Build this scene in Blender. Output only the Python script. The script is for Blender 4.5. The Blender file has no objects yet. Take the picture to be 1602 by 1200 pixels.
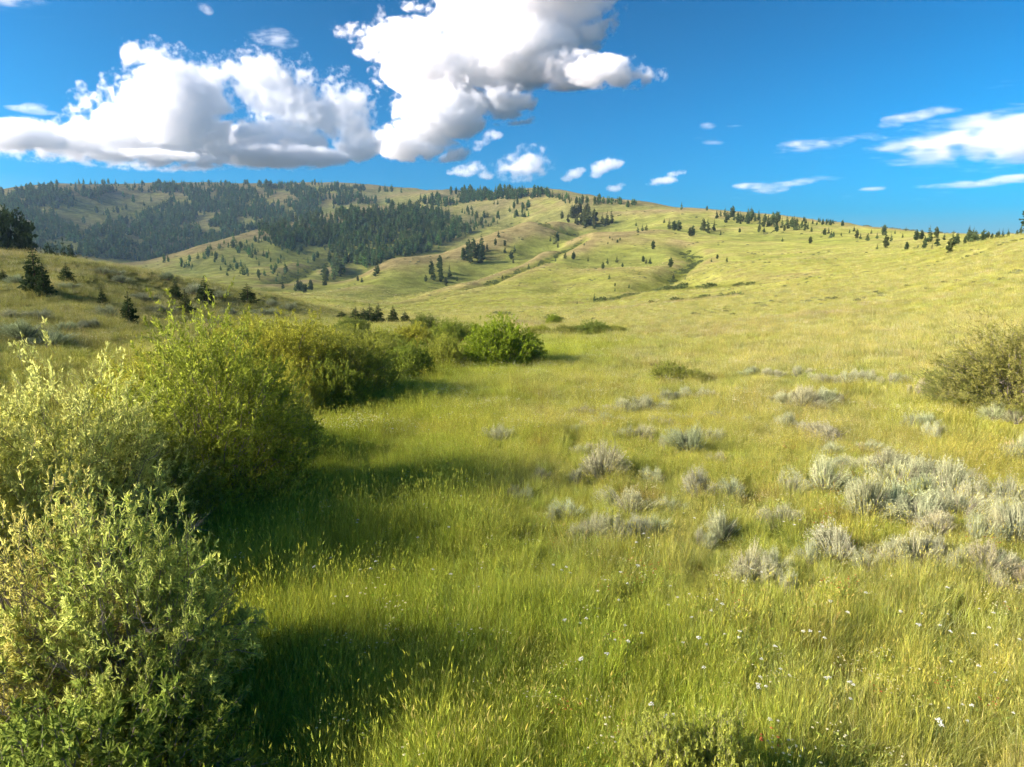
import bpy, math, random, time
import numpy as np
T0 = time.time()
rng = np.random.default_rng(7)
random.seed(7)
R = math.radians
scene = bpy.context.scene

# ------------------------------------------------------------------ camera
CAM_H = 5.5
W_PX, H_PX, F_PX = 1602.0, 1200.0, 1082.0
PITCH = math.atan(170.0 / F_PX)
cam_d = bpy.data.cameras.new('camera')
cam = bpy.data.objects.new('camera', cam_d)
scene.collection.objects.link(cam)
cam.location = (0, 0, CAM_H)
cam.rotation_euler = (math.pi / 2 - PITCH, 0, 0)
cam_d.sensor_width = 36.0
cam_d.lens = 36.0 * F_PX / W_PX
cam_d.clip_start = 0.1
cam_d.clip_end = 40000
scene.camera = cam

# ------------------------------------------------------------------ sky and sun
SUN_EL, SUN_AZ = R(27.0), R(-104.0)        # azimuth from +Y towards +X: the sun stands to the left
sdir = np.array([math.sin(SUN_AZ) * math.cos(SUN_EL), math.cos(SUN_AZ) * math.cos(SUN_EL), math.sin(SUN_EL)])
world = bpy.data.worlds.new('World')
scene.world = world
world.use_nodes = True
wn, wl = world.node_tree.nodes, world.node_tree.links
wn.clear()
sky = wn.new('ShaderNodeTexSky')
sky.sky_type = 'NISHITA'
sky.sun_disc = False
sky.sun_elevation = SUN_EL
sky.sun_rotation = SUN_AZ
sky.altitude = 1800
sky.air_density = 1.0
sky.dust_density = 10.0
sky.ozone_density = 4.0
hsv = wn.new('ShaderNodeHueSaturation')
hsv.inputs['Hue'].default_value = 0.477
hsv.inputs['Saturation'].default_value = 1.38
hsv.inputs['Value'].default_value = 0.385
gam = wn.new('ShaderNodeGamma')                    # the contrast of the photograph's sky, the same everywhere
gam.inputs['Gamma'].default_value = 1.9
wl.new(sky.outputs[0], gam.inputs[0])
bg = wn.new('ShaderNodeBackground')
bg.inputs['Strength'].default_value = 0.055
wo = wn.new('ShaderNodeOutputWorld')
wl.new(gam.outputs[0], hsv.inputs['Color'])
wl.new(hsv.outputs[0], bg.inputs[0])
wl.new(bg.outputs[0], wo.inputs[0])
sun_d = bpy.data.lights.new('sun', 'SUN')
sun_d.energy = 3.7
sun_d.angle = R(0.5)
sun_d.color = (1.0, 0.925, 0.81)
sun = bpy.data.objects.new('sun', sun_d)
scene.collection.objects.link(sun)
from mathutils import Vector
sun.rotation_euler = Vector(-sdir).to_track_quat('-Z', 'Y').to_euler()
vs = scene.view_settings
vs.view_transform = 'Standard'
vs.look = 'None'
vs.gamma = 1.0
vs.exposure = 1.33
vs.use_curve_mapping = False
cy = scene.cycles
cy.use_adaptive_sampling = True
cy.adaptive_threshold = 0.02
cy.use_denoising = True
cy.max_bounces = 24
cy.diffuse_bounces = 6
cy.glossy_bounces = 2
cy.transmission_bounces = 6
cy.transparent_max_bounces = 8
cy.volume_bounces = 24
cy.caustics_reflective = False
cy.caustics_refractive = False

# ------------------------------------------------------------------ noise helpers
def _hash(ix, iy, seed):
    h = (ix.astype(np.int64) * 374761393 + iy.astype(np.int64) * 668265263 + seed * 974634777) & 0xffffffff
    h = ((h ^ (h >> 13)) * 1274126177) & 0xffffffff
    return (h ^ (h >> 16)) & 0xffffffff

def perlin(x, y, seed=0):
    ix, iy = np.floor(x), np.floor(y)
    fx, fy = x - ix, y - iy
    u, v = fx * fx * fx * (fx * (fx * 6 - 15) + 10), fy * fy * fy * (fy * (fy * 6 - 15) + 10)
    def g(dx, dy):
        a = _hash(ix + dx, iy + dy, seed) / 4294967296.0 * 2 * math.pi
        return np.cos(a) * (fx - dx) + np.sin(a) * (fy - dy)
    a = g(0, 0) * (1 - u) + g(1, 0) * u
    b = g(0, 1) * (1 - u) + g(1, 1) * u
    return (a * (1 - v) + b * v) * 1.5

def fbm(x, y, oct=4, seed=0, gain=0.5):
    s, amp = 0.0, 1.0
    for o in range(oct):
        s = s + amp * perlin(x, y, seed + o * 17)
        x, y, amp = x * 2.03 + 5.1, y * 2.03 + 9.7, amp * gain
    return s

def sstep(a, b, x):
    t = np.clip((x - a) / (b - a), 0, 1)
    return t * t * (3 - 2 * t)

# ------------------------------------------------------------------ terrain height from surveyed points
cp, sp = math.cos(PITCH), math.sin(PITCH)
def ray(px, py):
    """unit horizontal direction (x, y) and slope of the view through a point of the photograph"""
    cx, cyy = (np.asarray(px, float) - W_PX / 2) / F_PX, -(np.asarray(py, float) - H_PX / 2) / F_PX
    dx, dy, dz = cx, cp + cyy * sp, -sp + cyy * cp
    h = np.hypot(dx, dy)
    return np.arctan2(dx, dy), dz / h

SURVEY = """
-300 560 34;-300 460 55;-300 370 85;-300 420 115;-300 430 250;-300 420 700;-300 370 1150;-300 320 1600
0 560 38;0 480 55;0 435 68;0 395 85;0 430 108;0 455 250;0 430 700;0 395 950;0 350 1200;0 315 1420;0 300 1600
60 292 1600;100 450 64;100 405 86;100 460 300;100 430 700;100 395 950;100 350 1200;100 310 1400;130 289 1600
200 540 42;200 500 54;200 460 70;200 420 89;200 455 115;200 470 300;200 430 700;200 418 900;200 370 1150;200 325 1400;200 289 1600
300 520 52;300 480 70;300 438 93;300 468 125;300 460 320;300 440 560;300 415 700;300 390 820;300 412 950;300 360 1200;300 320 1420;300 289 1600
240 408 800;240 422 900
400 505 62;400 485 78;400 458 99;400 480 140;400 468 270;400 455 420;400 430 560;400 400 720;400 362 880;400 385 1010;400 340 1250;400 310 1430;400 288 1600
480 478 106
500 500 80;500 486 105;500 488 150;500 476 200;500 463 310;500 455 430;500 440 520;500 420 640;500 390 780;500 338 960;500 348 1100;500 315 1350;500 288 1600
560 490 125;560 470 300;560 452 400;560 434 485;560 445 560
600 497 115;600 484 220;600 473 300;600 470 345;600 442 430;600 412 525;600 427 600;600 400 700;600 370 820;600 325 1000;600 322 1150;600 308 1380;600 293 1560
700 500 130;700 490 180;700 471 250;700 450 365;700 456 415;700 430 470;700 395 585;700 410 680;700 370 800;700 345 950;700 320 1120;700 303 1260
650 405 560;650 300 1450
760 370 620;760 385 710;760 305 1200
800 575 40;800 500 105;800 488 150;800 472 210;800 455 270;800 420 430;800 428 480;800 400 530;800 357 650;800 372 750;800 335 950;800 299 1150
850 395 480;850 403 530;850 343 680;850 355 760;850 303 1050
900 575 40;900 545 53;900 525 68;900 502 105;900 482 165;900 462 235;900 440 300;900 408 430;900 371 560;900 378 620;900 350 740;900 325 860;900 309 960
1000 560 46;1000 530 60;1000 500 92;1000 478 150;1000 458 225;1000 437 290;1000 417 335;1000 421 380;1000 390 470;1000 360 610;1000 335 760;1000 318 860
1080 440 270;1060 432 300;930 455 255;930 425 320
1100 500 84;1100 455 180;1100 428 260;1100 400 400;1100 360 600;1100 327 830
1200 560 43;1200 500 73;1200 450 160;1200 400 370;1200 370 550;1200 337 800
1350 560 40;1350 500 65;1350 450 120;1350 405 260;1350 390 350;1350 370 520;1350 354 690
1420 395 270;1420 383 350;1420 363 600
1500 560 38;1500 500 59;1500 450 94;1500 405 160;1500 384 215;1500 389 260;1500 366 480
1600 560 34;1600 500 51;1600 450 78;1600 400 122;1600 371 170;1600 380 235;1600 365 450
1900 560 30;1900 500 44;1900 420 75;1900 350 140;1900 360 220;1900 340 400
2300 560 28;2300 480 45;2300 400 80;2300 340 160;2300 330 400
"""
_pts = [tuple(map(float, t.split())) for line in SURVEY.strip().splitlines() for t in line.split(';')]
AZS = 2.2                                             # how an angle weighs against a doubling of distance
ca, cl, cg = [], [], []
for px, py, d in _pts:
    a, s = ray(px, py)
    ca.append(float(a) * AZS); cl.append(math.log(d)); cg.append(s + CAM_H / d)
for px in (-300, 0, 200, 400, 600, 800, 1000, 1200, 1400, 1600, 1900):        # ground behind the ridges
    rd, ry = np.interp(px, (-300, 600, 700, 850, 1000, 1350, 1500, 1600, 1900), (1600, 1560, 1260, 1050, 860, 690, 480, 450, 400)), \
        np.interp(px, (-300, 0, 60, 400, 600, 700, 800, 1000, 1200, 1350, 1500, 1600, 1900), (320, 300, 291, 288, 293, 303, 299, 318, 337, 354, 366, 365, 340))
    for d, dy in ((rd * 1.15, 4), (rd * 1.4, 18), (2700, 60), (6500, 90)):
        a, s = ray(px, ry + dy)
        ca.append(float(a) * AZS); cl.append(math.log(d)); cg.append(s + CAM_H / d)
for deg in range(-50, 51, 10):
    for d in (1.0, 3.0, 7.0, 13.0, 20.0, 27.0):
        ca.append(R(deg) * AZS); cl.append(math.log(d)); cg.append(0.0)
for deg in (-180, -150, -120, -90, -70, 70, 90, 120, 150, 180):
    for d, g in ((1, 0), (7, 0), (25, 0), (60, 0.04 if abs(deg) < 100 else 0.0), (150, .05 if abs(deg) < 100 else 0.0), (500, .06), (1500, .06), (6500, .03)):
        ca.append(R(deg) * AZS); cl.append(math.log(d)); cg.append(g)
CP = np.stack([np.array(ca), np.array(cl)], 1)
CG = np.array(cg)
def _k(r2):
    return r2 * np.sqrt(r2)                            # cubic kernel
_n = len(CP)
_A = np.zeros((_n + 3, _n + 3))
_A[:_n, :_n] = _k(((CP[:, None] - CP[None]) ** 2).sum(-1)) + np.eye(_n) * 1e-6
_A[:_n, _n] = 1; _A[:_n, _n + 1:] = CP
_A[_n:, :_n] = _A[:_n, _n:].T
_w = np.linalg.lstsq(_A, np.concatenate([CG, np.zeros(3)]), rcond=None)[0]
def base_g(a, l):
    a, l = np.broadcast_arrays(np.asarray(a, float), np.asarray(l, float))
    sh = a.shape
    q = np.stack([a.ravel() * AZS, l.ravel()], 1)
    out = np.empty(len(q))
    for i in range(0, len(q), 20000):
        c = q[i:i + 20000]
        out[i:i + 20000] = _k(((c[:, None] - CP[None]) ** 2).sum(-1)) @ _w[:_n] + _w[_n] + c @ _w[_n + 1:]
    return out.reshape(sh)

def relief(x, y, d):
    """smaller undulations laid over the surveyed form"""
    n = 0.05 * fbm(x / 2.3, y / 2.3, 3, 3) * sstep(2, 10, d) + 0.16 * fbm(x / 9.0, y / 9.0, 2, 11) * sstep(10, 30, d)
    n = n + 0.5 * fbm(x / 38.0, y / 38.0, 3, 21) * sstep(60, 200, d)
    n = n + 6.0 * (0.35 - np.abs(fbm(x / 150.0, y / 150.0, 5, 31, 0.5))) * sstep(250, 900, d)
    n = n + 9.0 * (0.3 - np.abs(perlin(x / 330.0, y / 330.0, 41))) * sstep(700, 1200, d)
    return n

def height_polar(a, d):
    x, y = d * np.sin(a), d * np.cos(a)
    return base_g(a, np.log(d)) * d + relief(x, y, d)

def height(x, y):
    x, y = np.asarray(x, float), np.asarray(y, float)
    d = np.maximum(np.hypot(x, y), 0.8)
    return height_polar(np.arctan2(x, y), d)

# polar grid: fine in front, coarse behind
_az = np.concatenate([np.linspace(-180, -52, 26)[:-1], np.linspace(-52, 52, 560), np.linspace(52, 180, 26)[1:]])
_az = np.radians(_az)
_ld = np.linspace(math.log(0.8), math.log(6500.0), 470)
GA, GL = np.meshgrid(_az, _ld)
GD = np.exp(GL)
GZ = height_polar(GA, GD)
GX, GY = GD * np.sin(GA), GD * np.cos(GA)

_NA0, _NA1 = 25, 25 + 560
_FA = _az[_NA0:_NA1]
_FS = ((GZ - CAM_H) / GD)[:, _NA0:_NA1]
def zgrid(x, y):
    """height of the built ground sheet"""
    x, y = np.asarray(x, float), np.asarray(y, float)
    d = np.maximum(np.hypot(x, y), 0.81); a = np.arctan2(x, y)
    fi = (np.log(d) - _ld[0]) / (_ld[1] - _ld[0])
    fj = np.interp(a, _az, np.arange(len(_az)))
    i = np.clip(fi.astype(int), 0, len(_ld) - 2); j = np.clip(fj.astype(int), 0, len(_az) - 2)
    u, v = fi - i, fj - j
    return (GZ[i, j] * (1 - u) + GZ[i + 1, j] * u) * (1 - v) + (GZ[i, j + 1] * (1 - u) + GZ[i + 1, j + 1] * u) * v

def on_ground(px, py, dmin=4.0):
    """first meeting of the view through points of the photograph with the ground: x, y, z, d arrays"""
    px, py = np.atleast_1d(px).astype(float), np.atleast_1d(py).astype(float)
    a, s = ray(px, py)
    fj = np.interp(a, _FA, np.arange(len(_FA))); j = np.clip(fj.astype(int), 0, len(_FA) - 2); v = fj - j
    sl = _FS[:, j] * (1 - v) + _FS[:, j + 1] * v                    # (nr, n)
    g = np.exp(_ld)
    up = (sl[1:] >= s) & (sl[:-1] < s) & (g[1:, None] > dmin)
    hit = up.any(0); i = np.where(hit, up.argmax(0), np.where(g[:-1, None] > dmin, sl[:-1], -9).argmax(0))
    k = np.arange(len(px))
    s0, s1 = sl[i, k], sl[i + 1, k]
    t = np.where(hit, (s - s0) / np.maximum(s1 - s0, 1e-9), 0.0)
    d = np.exp(_ld[i] + np.clip(t, 0, 1) * (_ld[1] - _ld[0]))
    x, y = d * np.sin(a), d * np.cos(a)
    return x, y, zgrid(x, y), d

def at_dist(px, d):
    a, _ = ray(px, 430)
    x, y = d * math.sin(float(a)), d * math.cos(float(a))
    return x, y, float(zgrid(x, y)), d

# narrow washes cut into the far slopes
def line_dist(P, x, y):
    best = np.full(np.shape(x), 1e9)
    for (x0, y0), (x1, y1) in zip(P[:-1], P[1:]):
        dx, dy = x1 - x0, y1 - y0
        t = np.clip(((x - x0) * dx + (y - y0) * dy) / (dx * dx + dy * dy + 1e-9), 0, 1)
        best = np.minimum(best, np.hypot(x - x0 - t * dx, y - y0 - t * dy))
    return best
WASHES = []
for _txt, _dep, _wid, _dm in (('596 475;650 468;700 456;740 446;790 426;850 403;905 374', 4.5, 9.0, 200), ('870 453;930 456;1000 449;1066 438;1052 431;1090 402;1068 386', 3.5, 7.0, 180),
                        ('770 489;820 492;880 499', 1.0, 3.0, 90), ('430 440;470 425;520 400', 4.0, 10.0, 450), ('760 352;800 345;860 352;900 362', 5.0, 12.0, 600), ('1000 475;1100 462;1180 455', 0.8, 3.5, 140),
                        ('940 470;1010 455;1100 446;1190 440', 1.0, 5.0, 180), ('250 400;330 372;420 352', 5.0, 14.0, 1000)):
    _q = np.array([tuple(map(float, t.split())) for t in _txt.split(';')])
    _x, _y, _z, _d = on_ground(_q[:, 0], _q[:, 1], _dm)
    _P = np.stack([_x, _y], 1)
    WASHES.append((_P, _wid))
    _r = line_dist(_P, GX, GY) + 1.5 * perlin(GX / 14.0, GY / 14.0, 301)
    GZ = GZ - _dep * np.exp(-(np.maximum(_r, 0) / _wid) ** 2)
_FS = ((GZ - CAM_H) / GD)[:, _NA0:_NA1]

def mesh_from(name, co, faces_idx, loop_n, smooth=True):
    me = bpy.data.meshes.new(name)
    co = np.asarray(co, np.float32)
    me.vertices.add(len(co)); me.vertices.foreach_set('co', co.ravel())
    fi = np.asarray(faces_idx, np.int32).ravel()
    nf = len(fi) // loop_n
    me.loops.add(len(fi)); me.loops.foreach_set('vertex_index', fi)
    me.polygons.add(nf)
    me.polygons.foreach_set('loop_start', np.arange(0, len(fi), loop_n, dtype=np.int32))
    me.polygons.foreach_set('use_smooth', np.full(nf, smooth))
    me.update(calc_edges=True)
    return me

def link(o):
    scene.collection.objects.link(o)
    return o

nr, nc = GX.shape
idx = np.arange(nr * nc).reshape(nr, nc)
quads = np.stack([idx[:-1, :-1], idx[1:, :-1], idx[1:, 1:], idx[:-1, 1:]], -1).reshape(-1, 4)
quads = quads[:, ::-1]
gme = mesh_from('ground', np.stack([GX, GY, GZ], -1).reshape(-1, 3), quads, 4)
ground = link(bpy.data.objects.new('ground', gme))
ground['kind'] = 'structure'
# ------------------------------------------------------------------ what grows where
CREEK = np.array([(-3.2, 4), (-4.4, 8), (-6.0, 13), (-7.2, 18), (-7.6, 24), (-7.2, 31), (-5.2, 38), (-1.0, 44), (4.5, 58), (7, 75), (0, 110), (-20, 180)])
def creek_dist(x, y):
    best = np.full(np.shape(x), 1e9)
    for (x0, y0), (x1, y1) in zip(CREEK[:-1], CREEK[1:]):
        dx, dy = x1 - x0, y1 - y0
        t = np.clip(((x - x0) * dx + (y - y0) * dy) / (dx * dx + dy * dy), 0, 1)
        best = np.minimum(best, np.hypot(x - x0 - t * dx, y - y0 - t * dy))
    return best
LUSH, MEADOW, HAY, TAN, RUST = (np.array(c) for c in ((0.365, 0.420, 0.050), (0.420, 0.430, 0.076), (0.430, 0.415, 0.112), (0.40, 0.31, 0.14), (0.25, 0.12, 0.045)))
def mixc(a, b, t):
    return a + (b - a) * np.asarray(t)[..., None]
def ground_colour(x, y, conv=0.0):
    d = np.hypot(x, y)
    lush = np.exp(-(np.maximum(creek_dist(x, y) - 1.5, 0) / 5.5) ** 2) * sstep(75, 45, d)
    lush = np.clip(lush + 0.75 * sstep(14, 8, d) * sstep(4.5, 1.0, x) + 0.30 * fbm(x / 3.1, y / 3.1, 3, 51), 0, 1)
    far = sstep(22, 60, d)
    n1 = fbm(x / 7.0, y / 7.0, 3, 61)
    n2 = fbm(x / 45.0, y / 45.0, 3, 71)
    n3 = fbm(x / 160.0, y / 160.0, 3, 81)
    c = mixc(MEADOW, HAY, np.clip(0.25 + 0.55 * far + 0.6 * n1 + 0.45 * n2 + 0.25 * n3 * far, 0, 1))
    c = mixc(c, np.array([0.30, 0.33, 0.07]), np.clip(-0.55 * n2 - 0.35 * n3 - 0.12, 0, .5) * far)
    c = mixc(c, LUSH, lush)
    c = mixc(c, TAN, np.clip(fbm(x / 26.0, y / 26.0, 4, 91) * 1.1 - 0.35, 0, 0.6) * sstep(25, 90, d))
    c = mixc(c, RUST, np.clip(fbm(x / 1.9, y / 1.9, 3, 101) * 1.3 - 0.62, 0, 0.45) * (1 - lush) * sstep(60, 25, d))
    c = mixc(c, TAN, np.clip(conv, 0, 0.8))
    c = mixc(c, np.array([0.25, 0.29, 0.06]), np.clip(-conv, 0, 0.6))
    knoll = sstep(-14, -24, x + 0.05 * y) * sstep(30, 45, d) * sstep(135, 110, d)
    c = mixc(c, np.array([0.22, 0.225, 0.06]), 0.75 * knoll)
    for P_, w_ in WASHES:
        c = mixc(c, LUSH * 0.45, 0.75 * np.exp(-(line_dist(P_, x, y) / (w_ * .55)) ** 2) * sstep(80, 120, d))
    c = mixc(c, np.array([0.275, 0.245, 0.105]), np.clip(.55 + .5 * n3, 0, .85) * sstep(600, 1000, d))
    unseen_dark = sstep(2000, 2500, d)  # unseen far ground darkened so less yellow light bounces onto the clouds
    return mixc(c, np.array([0.035, 0.05, 0.02]), unseen_dark)

nr, nc = GX.shape
# how domed (+) or hollow (-) the far slopes are
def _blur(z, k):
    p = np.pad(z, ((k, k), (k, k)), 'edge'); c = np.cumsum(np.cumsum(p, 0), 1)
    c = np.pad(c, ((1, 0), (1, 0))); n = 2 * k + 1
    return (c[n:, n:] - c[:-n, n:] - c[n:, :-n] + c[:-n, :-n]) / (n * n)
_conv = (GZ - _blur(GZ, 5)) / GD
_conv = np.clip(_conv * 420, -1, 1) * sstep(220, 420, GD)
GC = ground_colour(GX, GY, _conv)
idx = np.arange(nr * nc).reshape(nr, nc)
quads = np.stack([idx[:-1, :-1], idx[1:, :-1], idx[1:, 1:], idx[:-1, 1:]], -1).reshape(-1, 4)[:, ::-1]
gme = mesh_from('ground', np.stack([GX, GY, GZ], -1).reshape(-1, 3), quads, 4)
def colour_attr(me, name, rgb):
    at = me.attributes.new(name, 'FLOAT_COLOR', 'POINT')
    buf = np.ones((len(rgb), 4), np.float32); buf[:, :3] = rgb
    at.data.foreach_set('color', buf.ravel())
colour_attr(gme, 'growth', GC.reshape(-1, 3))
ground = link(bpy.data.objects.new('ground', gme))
ground['kind'] = 'structure'

class NT:
    """small helper to wire a node tree"""
    def __init__(self, m):
        m.use_nodes = True
        self.t = m.node_tree; self.t.nodes.clear()
    def n(self, kind, **kw):
        nd = self.t.nodes.new(kind)
        for k, v in kw.items():
            if k.startswith('i_'):
                key = k[2:]
                sock = nd.inputs[int(key)] if key.isdigit() else nd.inputs[key.replace('_', ' ')]
                if hasattr(v, 'is_linked'): self.t.links.new(v, sock)
                else: sock.default_value = v
            else:
                setattr(nd, k, v)
        return nd
    def l(self, a, b): self.t.links.new(a, b)
    def mixrgb(self, a, b, f, blend='MIX'):
        nd = self.n('ShaderNodeMix', data_type='RGBA', blend_type=blend)
        for s, v in ((nd.inputs['Factor'], f), (nd.inputs['A'], a), (nd.inputs['B'], b)):
            s_ = s
            if hasattr(v, 'is_linked'): self.t.links.new(v, s_)
            else: s_.default_value = v
        for q in nd.inputs:
            if q.type == 'RGBA' and q.name in 'AB':
                v = a if q.name == 'A' else b
                if hasattr(v, 'is_linked'): self.t.links.new(v, q)
                else: q.default_value = v
            if q.type == 'VALUE' and q.name == 'Factor' and q.enabled:
                if hasattr(f, 'is_linked'): self.t.links.new(f, q)
                else: q.default_value = f
        return [o for o in nd.outputs if o.type == 'RGBA'][0]

def ground_material():
    m = bpy.data.materials.new('meadow_ground'); t = NT(m)
    tc = t.n('ShaderNodeTexCoord')
    at = t.n('ShaderNodeAttribute', attribute_name='growth')
    n1 = t.n('ShaderNodeTexNoise', i_Scale=1.1, i_Detail=8.0, i_Roughness=0.68, i_Vector=tc.outputs['Object'])
    n2 = t.n('ShaderNodeTexNoise', i_Scale=0.09, i_Detail=9.0, i_Roughness=0.70, i_Vector=tc.outputs['Object'])
    r1 = t.n('ShaderNodeMapRange', i_0=n1.outputs[0], i_1=0.3, i_2=0.7, i_3=0.72, i_4=1.25)
    r2 = t.n('ShaderNodeMapRange', i_0=n2.outputs[0], i_1=0.3, i_2=0.7, i_3=0.55, i_4=1.40)
    mu = t.n('ShaderNodeMath', operation='MULTIPLY', i_0=r1.outputs[0], i_1=r2.outputs[0])
    c = t.n('ShaderNodeVectorMath', operation='SCALE', i_0=at.outputs['Color'], i_Scale=mu.outputs[0])
    # small shrubs of sage dotted over the dry slopes, told by their grey
    vo = t.n('ShaderNodeTexVoronoi', i_Scale=0.16, i_Vector=tc.outputs['Object'])
    vr = t.n('ShaderNodeMapRange', i_0=vo.outputs['Distance'], i_1=0.10, i_2=0.22, i_3=0.8, i_4=0.0)
    vm = t.n('ShaderNodeMapRange', i_0=n2.outputs[0], i_1=0.47, i_2=0.56, i_3=0.0, i_4=1.0)
    vf = t.n('ShaderNodeMath', operation='MULTIPLY', i_0=vr.outputs[0], i_1=vm.outputs[0])
    col = t.mixrgb(c.outputs[0], (0.10, 0.115, 0.05, 1), vf.outputs[0])
    b1 = t.n('ShaderNodeBump', i_Strength=0.9, i_Distance=0.35, i_Height=n1.outputs[0])
    b2 = t.n('ShaderNodeBump', i_Strength=0.7, i_Distance=3.0, i_Height=n2.outputs[0], i_Normal=b1.outputs[0])
    df = t.n('ShaderNodeBsdfDiffuse', i_Color=col, i_Roughness=1.0, i_Normal=b2.outputs[0])
    o = t.n('ShaderNodeOutputMaterial', i_Surface=df.outputs[0])
    return m
gme.materials.append(ground_material())
print('terrain', time.time() - T0)
# ------------------------------------------------------------------ plant materials
def leaf_material(name, col_node, transl=0.35, rough=0.5, gloss=0.0):
    """thin leaves: light passes through as well as bouncing off"""
    m = bpy.data.materials.new(name); t = NT(m)
    c = col_node(t)
    df = t.n('ShaderNodeBsdfDiffuse', i_Color=c, i_Roughness=0.6)
    tr = t.n('ShaderNodeBsdfTranslucent', i_Color=c)
    sh = t.n('ShaderNodeMixShader', i_0=transl, i_1=df.outputs[0], i_2=tr.outputs[0])
    if gloss:
        gl = t.n('ShaderNodeBsdfGlossy', i_Color=(1, 1, 1, 1), i_Roughness=rough)
        sh = t.n('ShaderNodeMixShader', i_0=gloss, i_1=sh.outputs[0], i_2=gl.outputs[0])
    t.n('ShaderNodeOutputMaterial', i_Surface=sh.outputs[0])
    return m

def _grass_col(t):
    tint = t.n('ShaderNodeAttribute', attribute_type='INSTANCER', attribute_name='tint')
    bl = t.n('ShaderNodeAttribute', attribute_name='blade')        # own colour factor of every blade
    return t.mixrgb(tint.outputs['Color'], bl.outputs['Color'], 1.0, 'MULTIPLY')
def _own_col(t):
    return t.n('ShaderNodeAttribute', attribute_name='blade').outputs['Color']
def _obj_col(t):
    oi = t.n('ShaderNodeObjectInfo')
    bl = t.n('ShaderNodeAttribute', attribute_name='blade')
    return t.mixrgb(oi.outputs['Color'], bl.outputs['Color'], 1.0, 'MULTIPLY')
def _inst_or_obj(t):
    tint = t.n('ShaderNodeAttribute', attribute_type='INSTANCER', attribute_name='tint')
    bl = t.n('ShaderNodeAttribute', attribute_name='blade')
    return t.mixrgb(tint.outputs['Color'], bl.outputs['Color'], 1.0, 'MULTIPLY')
GRASS = leaf_material('grass_blades', _grass_col, 0.46)
PETAL = leaf_material('petals', _own_col, 0.3)
LEAF = leaf_material('willow_leaves', _obj_col, 0.56)
SAGE = leaf_material('sage_leaves', _obj_col, 0.25)
NEEDLE = leaf_material('conifer_needles', _obj_col, 0.25)
NEEDLE_FAR = leaf_material('forest_needles', _inst_or_obj, 0.25)
def _bark_mat(name, a, b, sc):
    m = bpy.data.materials.new(name); t = NT(m)
    tc = t.n('ShaderNodeTexCoord')
    nz = t.n('ShaderNodeTexNoise', i_Scale=sc, i_Detail=4.0, i_Vector=tc.outputs['Object'])
    c = t.mixrgb(a, b, nz.outputs[0])
    d = t.n('ShaderNodeBsdfDiffuse', i_Color=c, i_Roughness=0.8)
    t.n('ShaderNodeOutputMaterial', i_Surface=d.outputs[0])
    return m
TWIG = _bark_mat('willow_bark', (0.16, 0.125, 0.085, 1), (0.34, 0.29, 0.22, 1), 6.0)
BARK = _bark_mat('conifer_bark', (0.06, 0.042, 0.03, 1), (0.14, 0.10, 0.07, 1), 5.0)

# ------------------------------------------------------------------ mesh builders
class Tri:
    """collects triangles with a colour per vertex"""
    def __init__(self): self.v, self.f, self.c, self.k = [], [], [], 0
    def add(self, v, f, c):
        v = np.asarray(v, float).reshape(-1, 3); f = np.asarray(f, int).reshape(-1, 3)
        self.v.append(v); self.f.append(f + self.k); self.c.append(np.broadcast_to(c, (len(v), 3))); self.k += len(v)
    def mesh(self, name, mat):
        me = mesh_from(name, np.concatenate(self.v), np.concatenate(self.f), 3, smooth=False)
        colour_attr(me, 'blade', np.concatenate(self.c))
        me.materials.append(mat)
        return me

def unit(v):
    return v / np.maximum(np.linalg.norm(v, axis=-1, keepdims=True), 1e-9)

def blades(T, base, dirs, length, width, bend, col, rg, segs=2, tipcol=None):
    """thin bent blades: base (n,3), dirs (n,3) unit, length (n,), width (n,), bend (n,) sideways fall of the tip"""
    n = len(base)
    az = np.arctan2(dirs[:, 1], dirs[:, 0]) + rg.normal(0, .4, n)
    out = np.stack([np.cos(az), np.sin(az), np.zeros(n)], 1)
    side = np.stack([-np.sin(az), np.cos(az), np.zeros(n)], 1)
    tw = rg.uniform(-1, 1, n)[:, None]
    side = unit(side + out * tw)
    col = np.broadcast_to(col, (n, 3)); tipcol = col if tipcol is None else np.broadcast_to(tipcol, (n, 3))
    V = np.zeros((n, 2 * segs + 1, 3)); C = np.zeros((n, 2 * segs + 1, 3))
    for s in range(segs + 1):
        t = s / segs
        p = base + dirs * (length * t)[:, None] + (out * 0.8 - np.array([0, 0, 0.45])) * (bend * length * t * t)[:, None]
        w = width * (1 - 0.35 * t) if s < segs else width * 0
        cc = col + (tipcol - col) * t
        if s < segs:
            V[:, 2 * s] = p - side * w[:, None] / 2; V[:, 2 * s + 1] = p + side * w[:, None] / 2
            C[:, 2 * s] = C[:, 2 * s + 1] = cc
        else:
            V[:, 2 * s] = p; C[:, 2 * s] = cc
    f = []
    for s in range(segs - 1):
        a = 2 * s; f += [(a, a + 1, a + 3), (a, a + 3, a + 2)]
    a = 2 * (segs - 1); f.append((a, a + 1, a + 2))
    f = np.array(f)
    F = (f[None] + (np.arange(n) * (2 * segs + 1))[:, None, None]).reshape(-1, 3)
    T.add(V.reshape(-1, 3), F, C.reshape(-1, 3))
    return V[:, -1]

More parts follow.
